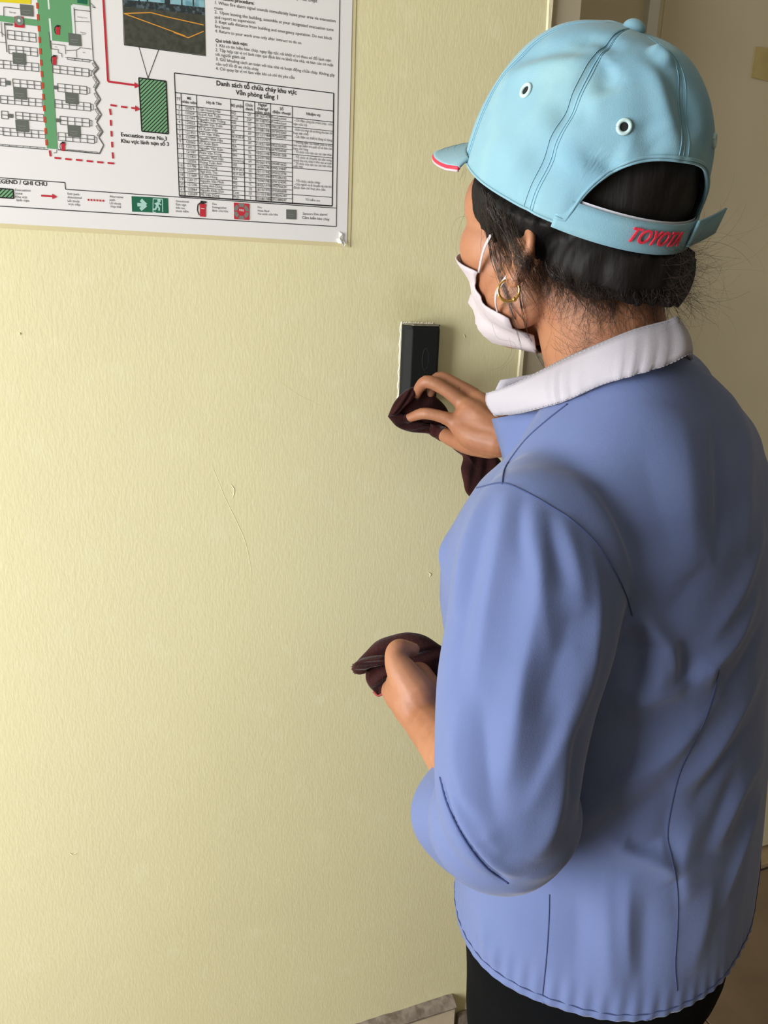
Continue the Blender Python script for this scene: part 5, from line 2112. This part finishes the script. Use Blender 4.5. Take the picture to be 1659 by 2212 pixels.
# ================================================================== CLEANING CLOTHS
def cloth_pad(outline, centre, place, thick, n=120, nr=14, waves=(), wave_amp=0.004):
    """soft folded pad: place(x, y, depth offset) gives the point; waves = list of (angle, px wavelength, phase)"""
    O = smooth_path(list(outline) + [outline[0]], n + 1)[:-1]
    C = np.array(centre, float)
    top, botm = [], []
    for j in range(nr + 1):
        r = j / nr
        for i in range(n):
            p = C + (O[i] - C) * r
            h = thick * math.sqrt(max(1 - r ** 2.6, 0.0)) + 0.0006
            w = 0.0
            for ang_, wl_, ph_ in waves:
                w += math.sin((p[0] * math.cos(ang_) + p[1] * math.sin(ang_)) / wl_ * 2 * math.pi + ph_)
            w *= wave_amp * (1 - r ** 3) / max(len(waves), 1)
            top.append(place(p[0], p[1], -h - w))
            botm.append(place(p[0], p[1], h * 0.8 - w * 0.5))
    N_ = (nr + 1) * n
    Fc = []
    for j in range(nr):
        for i in range(n):
            i2 = (i + 1) % n
            Fc.append((j * n + i, j * n + i2, (j + 1) * n + i2, (j + 1) * n + i))
            Fc.append((N_ + j * n + i2, N_ + j * n + i, N_ + (j + 1) * n + i, N_ + (j + 1) * n + i2))
    for i in range(n):
        i2 = (i + 1) % n
        Fc.append((nr * n + i, nr * n + i2, N_ + nr * n + i2, N_ + nr * n + i))
    return top + botm, Fc


def near_wall(Y):
    return lambda x, y, d: on_wall(x, y, Y) + np.array([0, d, 0])


def at_depth(t):
    return lambda x, y, d: at(x, y, t) + _F * d


_h0 = body_bvh.find_nearest(Vector(HC))
_sg = 1.0 if (Vector(HC) - _h0[0]).dot(_h0[1]) < 0 else -1.0


def yield_to_hand(verts, faces, gap=0.0009):
    """press the cloth out of the hand that holds it"""
    out = []
    for p in verts:
        p = Vector(p)
        h = body_bvh.find_nearest(p, 0.03)
        if h[0] is not None:
            n_o = h[1] * _sg
            if (p - h[0]).dot(n_o) < gap:
                p = h[0] + n_o * gap
        out.append(tuple(p))
    return out


c1_parts = [cloth_pad([(838, 900), (850, 872), (866, 852), (886, 838), (908, 836), (935, 852), (962, 878), (972, 905), (966, 934), (950, 941), (920, 935), (886, 932), (862, 924)],
                      (905, 890), near_wall(-0.036), 0.0105, waves=((0.9, 26, 0.5), (0.5, 40, 2.0)), wave_amp=0.0026),
            cloth_pad([(838, 900), (862, 893), (890, 906), (930, 918), (966, 926), (955, 942), (920, 936), (886, 933), (858, 922)],
                      (900, 917), near_wall(-0.047), 0.0060, waves=((1.3, 22, 0.2),), wave_amp=0.002),
            cloth_pad([(838, 900), (850, 873), (866, 853), (886, 838), (900, 842), (893, 860), (872, 880), (856, 896)],
                      (868, 868), near_wall(-0.049), 0.0050, waves=((0.6, 12, 0.2),), wave_amp=0.002),
            cloth_pad([(930, 915), (970, 930), (1010, 960), (1050, 980), (1040, 1000), (1000, 985), (960, 955), (930, 940)],
                      (985, 950), near_wall(-0.052), 0.0070, waves=((1.0, 30, 0.0),)),
            cloth_pad([(985, 960), (1020, 972), (1070, 985), (1085, 1010), (1075, 1060), (1045, 1090), (1010, 1068), (1001, 1040), (996, 1012), (1000, 988)],
                      (1035, 1020), near_wall(-0.062), 0.0080, waves=((0.15, 30, 1.0), (0.3, 50, 0.0)), wave_amp=0.004)]
v, f = join_vf(c1_parts)
v = yield_to_hand(v, f)
cl1 = obj('cleaning_cloth', v, f, M_CLOTH, smooth=True)
tag(cl1, 'brown cleaning cloth pressed against the card reader', 'cloth')

c2_parts = [cloth_pad([(762, 1448), (768, 1432), (790, 1408), (815, 1384), (848, 1372), (880, 1366), (915, 1372), (945, 1390), (968, 1410), (972, 1450), (950, 1468), (930, 1466), (905, 1452), (870, 1455), (840, 1470), (815, 1462), (790, 1453), (775, 1456)],
                      (880, 1418), at_depth(0.880), 0.013, waves=((1.35, 24, 0.5), (1.1, 46, 2.0)), wave_amp=0.005),
            cloth_pad([(790, 1446), (830, 1436), (862, 1448), (868, 1478), (842, 1492), (826, 1502), (816, 1504), (808, 1494), (797, 1482), (790, 1466)],
                      (828, 1468), at_depth(0.868), 0.0065, waves=((0.9, 30, 0.3),), wave_amp=0.004),
            cloth_pad([(759, 1446), (766, 1432), (790, 1420), (830, 1416), (838, 1432), (800, 1442), (782, 1456), (768, 1455)],
                      (795, 1434), at_depth(0.862), 0.0070, waves=((1.5, 16, 0.3),), wave_amp=0.003)]
v, f = join_vf(c2_parts)
v = yield_to_hand(v, f)
cl2 = obj('cleaning_cloth', v, f, M_CLOTH, smooth=True)
tag(cl2, 'folded dark brown cloth held under the bent thumb', 'cloth')
v, f = sweep(smooth_path([at(806, 1494, .862), at(818, 1503, .861), at(834, 1491, .860)], 16), [(0.0005, 0.0012)] * 16, 8, flat=_U)
obj('red_edge', v, f, M_CLOTHR, cl2, smooth=True)
# fluffy edge of the folded end
fz = []
for k in range(60):
    a_ = rs.uniform(2.0, 4.6)
    p0 = (770 + 6 * math.cos(a_), 1444 - 8 * math.sin(a_))
    p1 = (p0[0] + 4 * math.cos(a_) + rs.gauss(0, 1), p0[1] - 4 * math.sin(a_) + rs.gauss(0, 1))
    fz.append(sweep([at(p0[0], p0[1], .864), at(p1[0], p1[1], .863)], .0003, 3))
v, f = join_vf(fz)
o = obj('fluff', v, f, M_CLOTH, cl2)
o['kind'] = 'stuff'
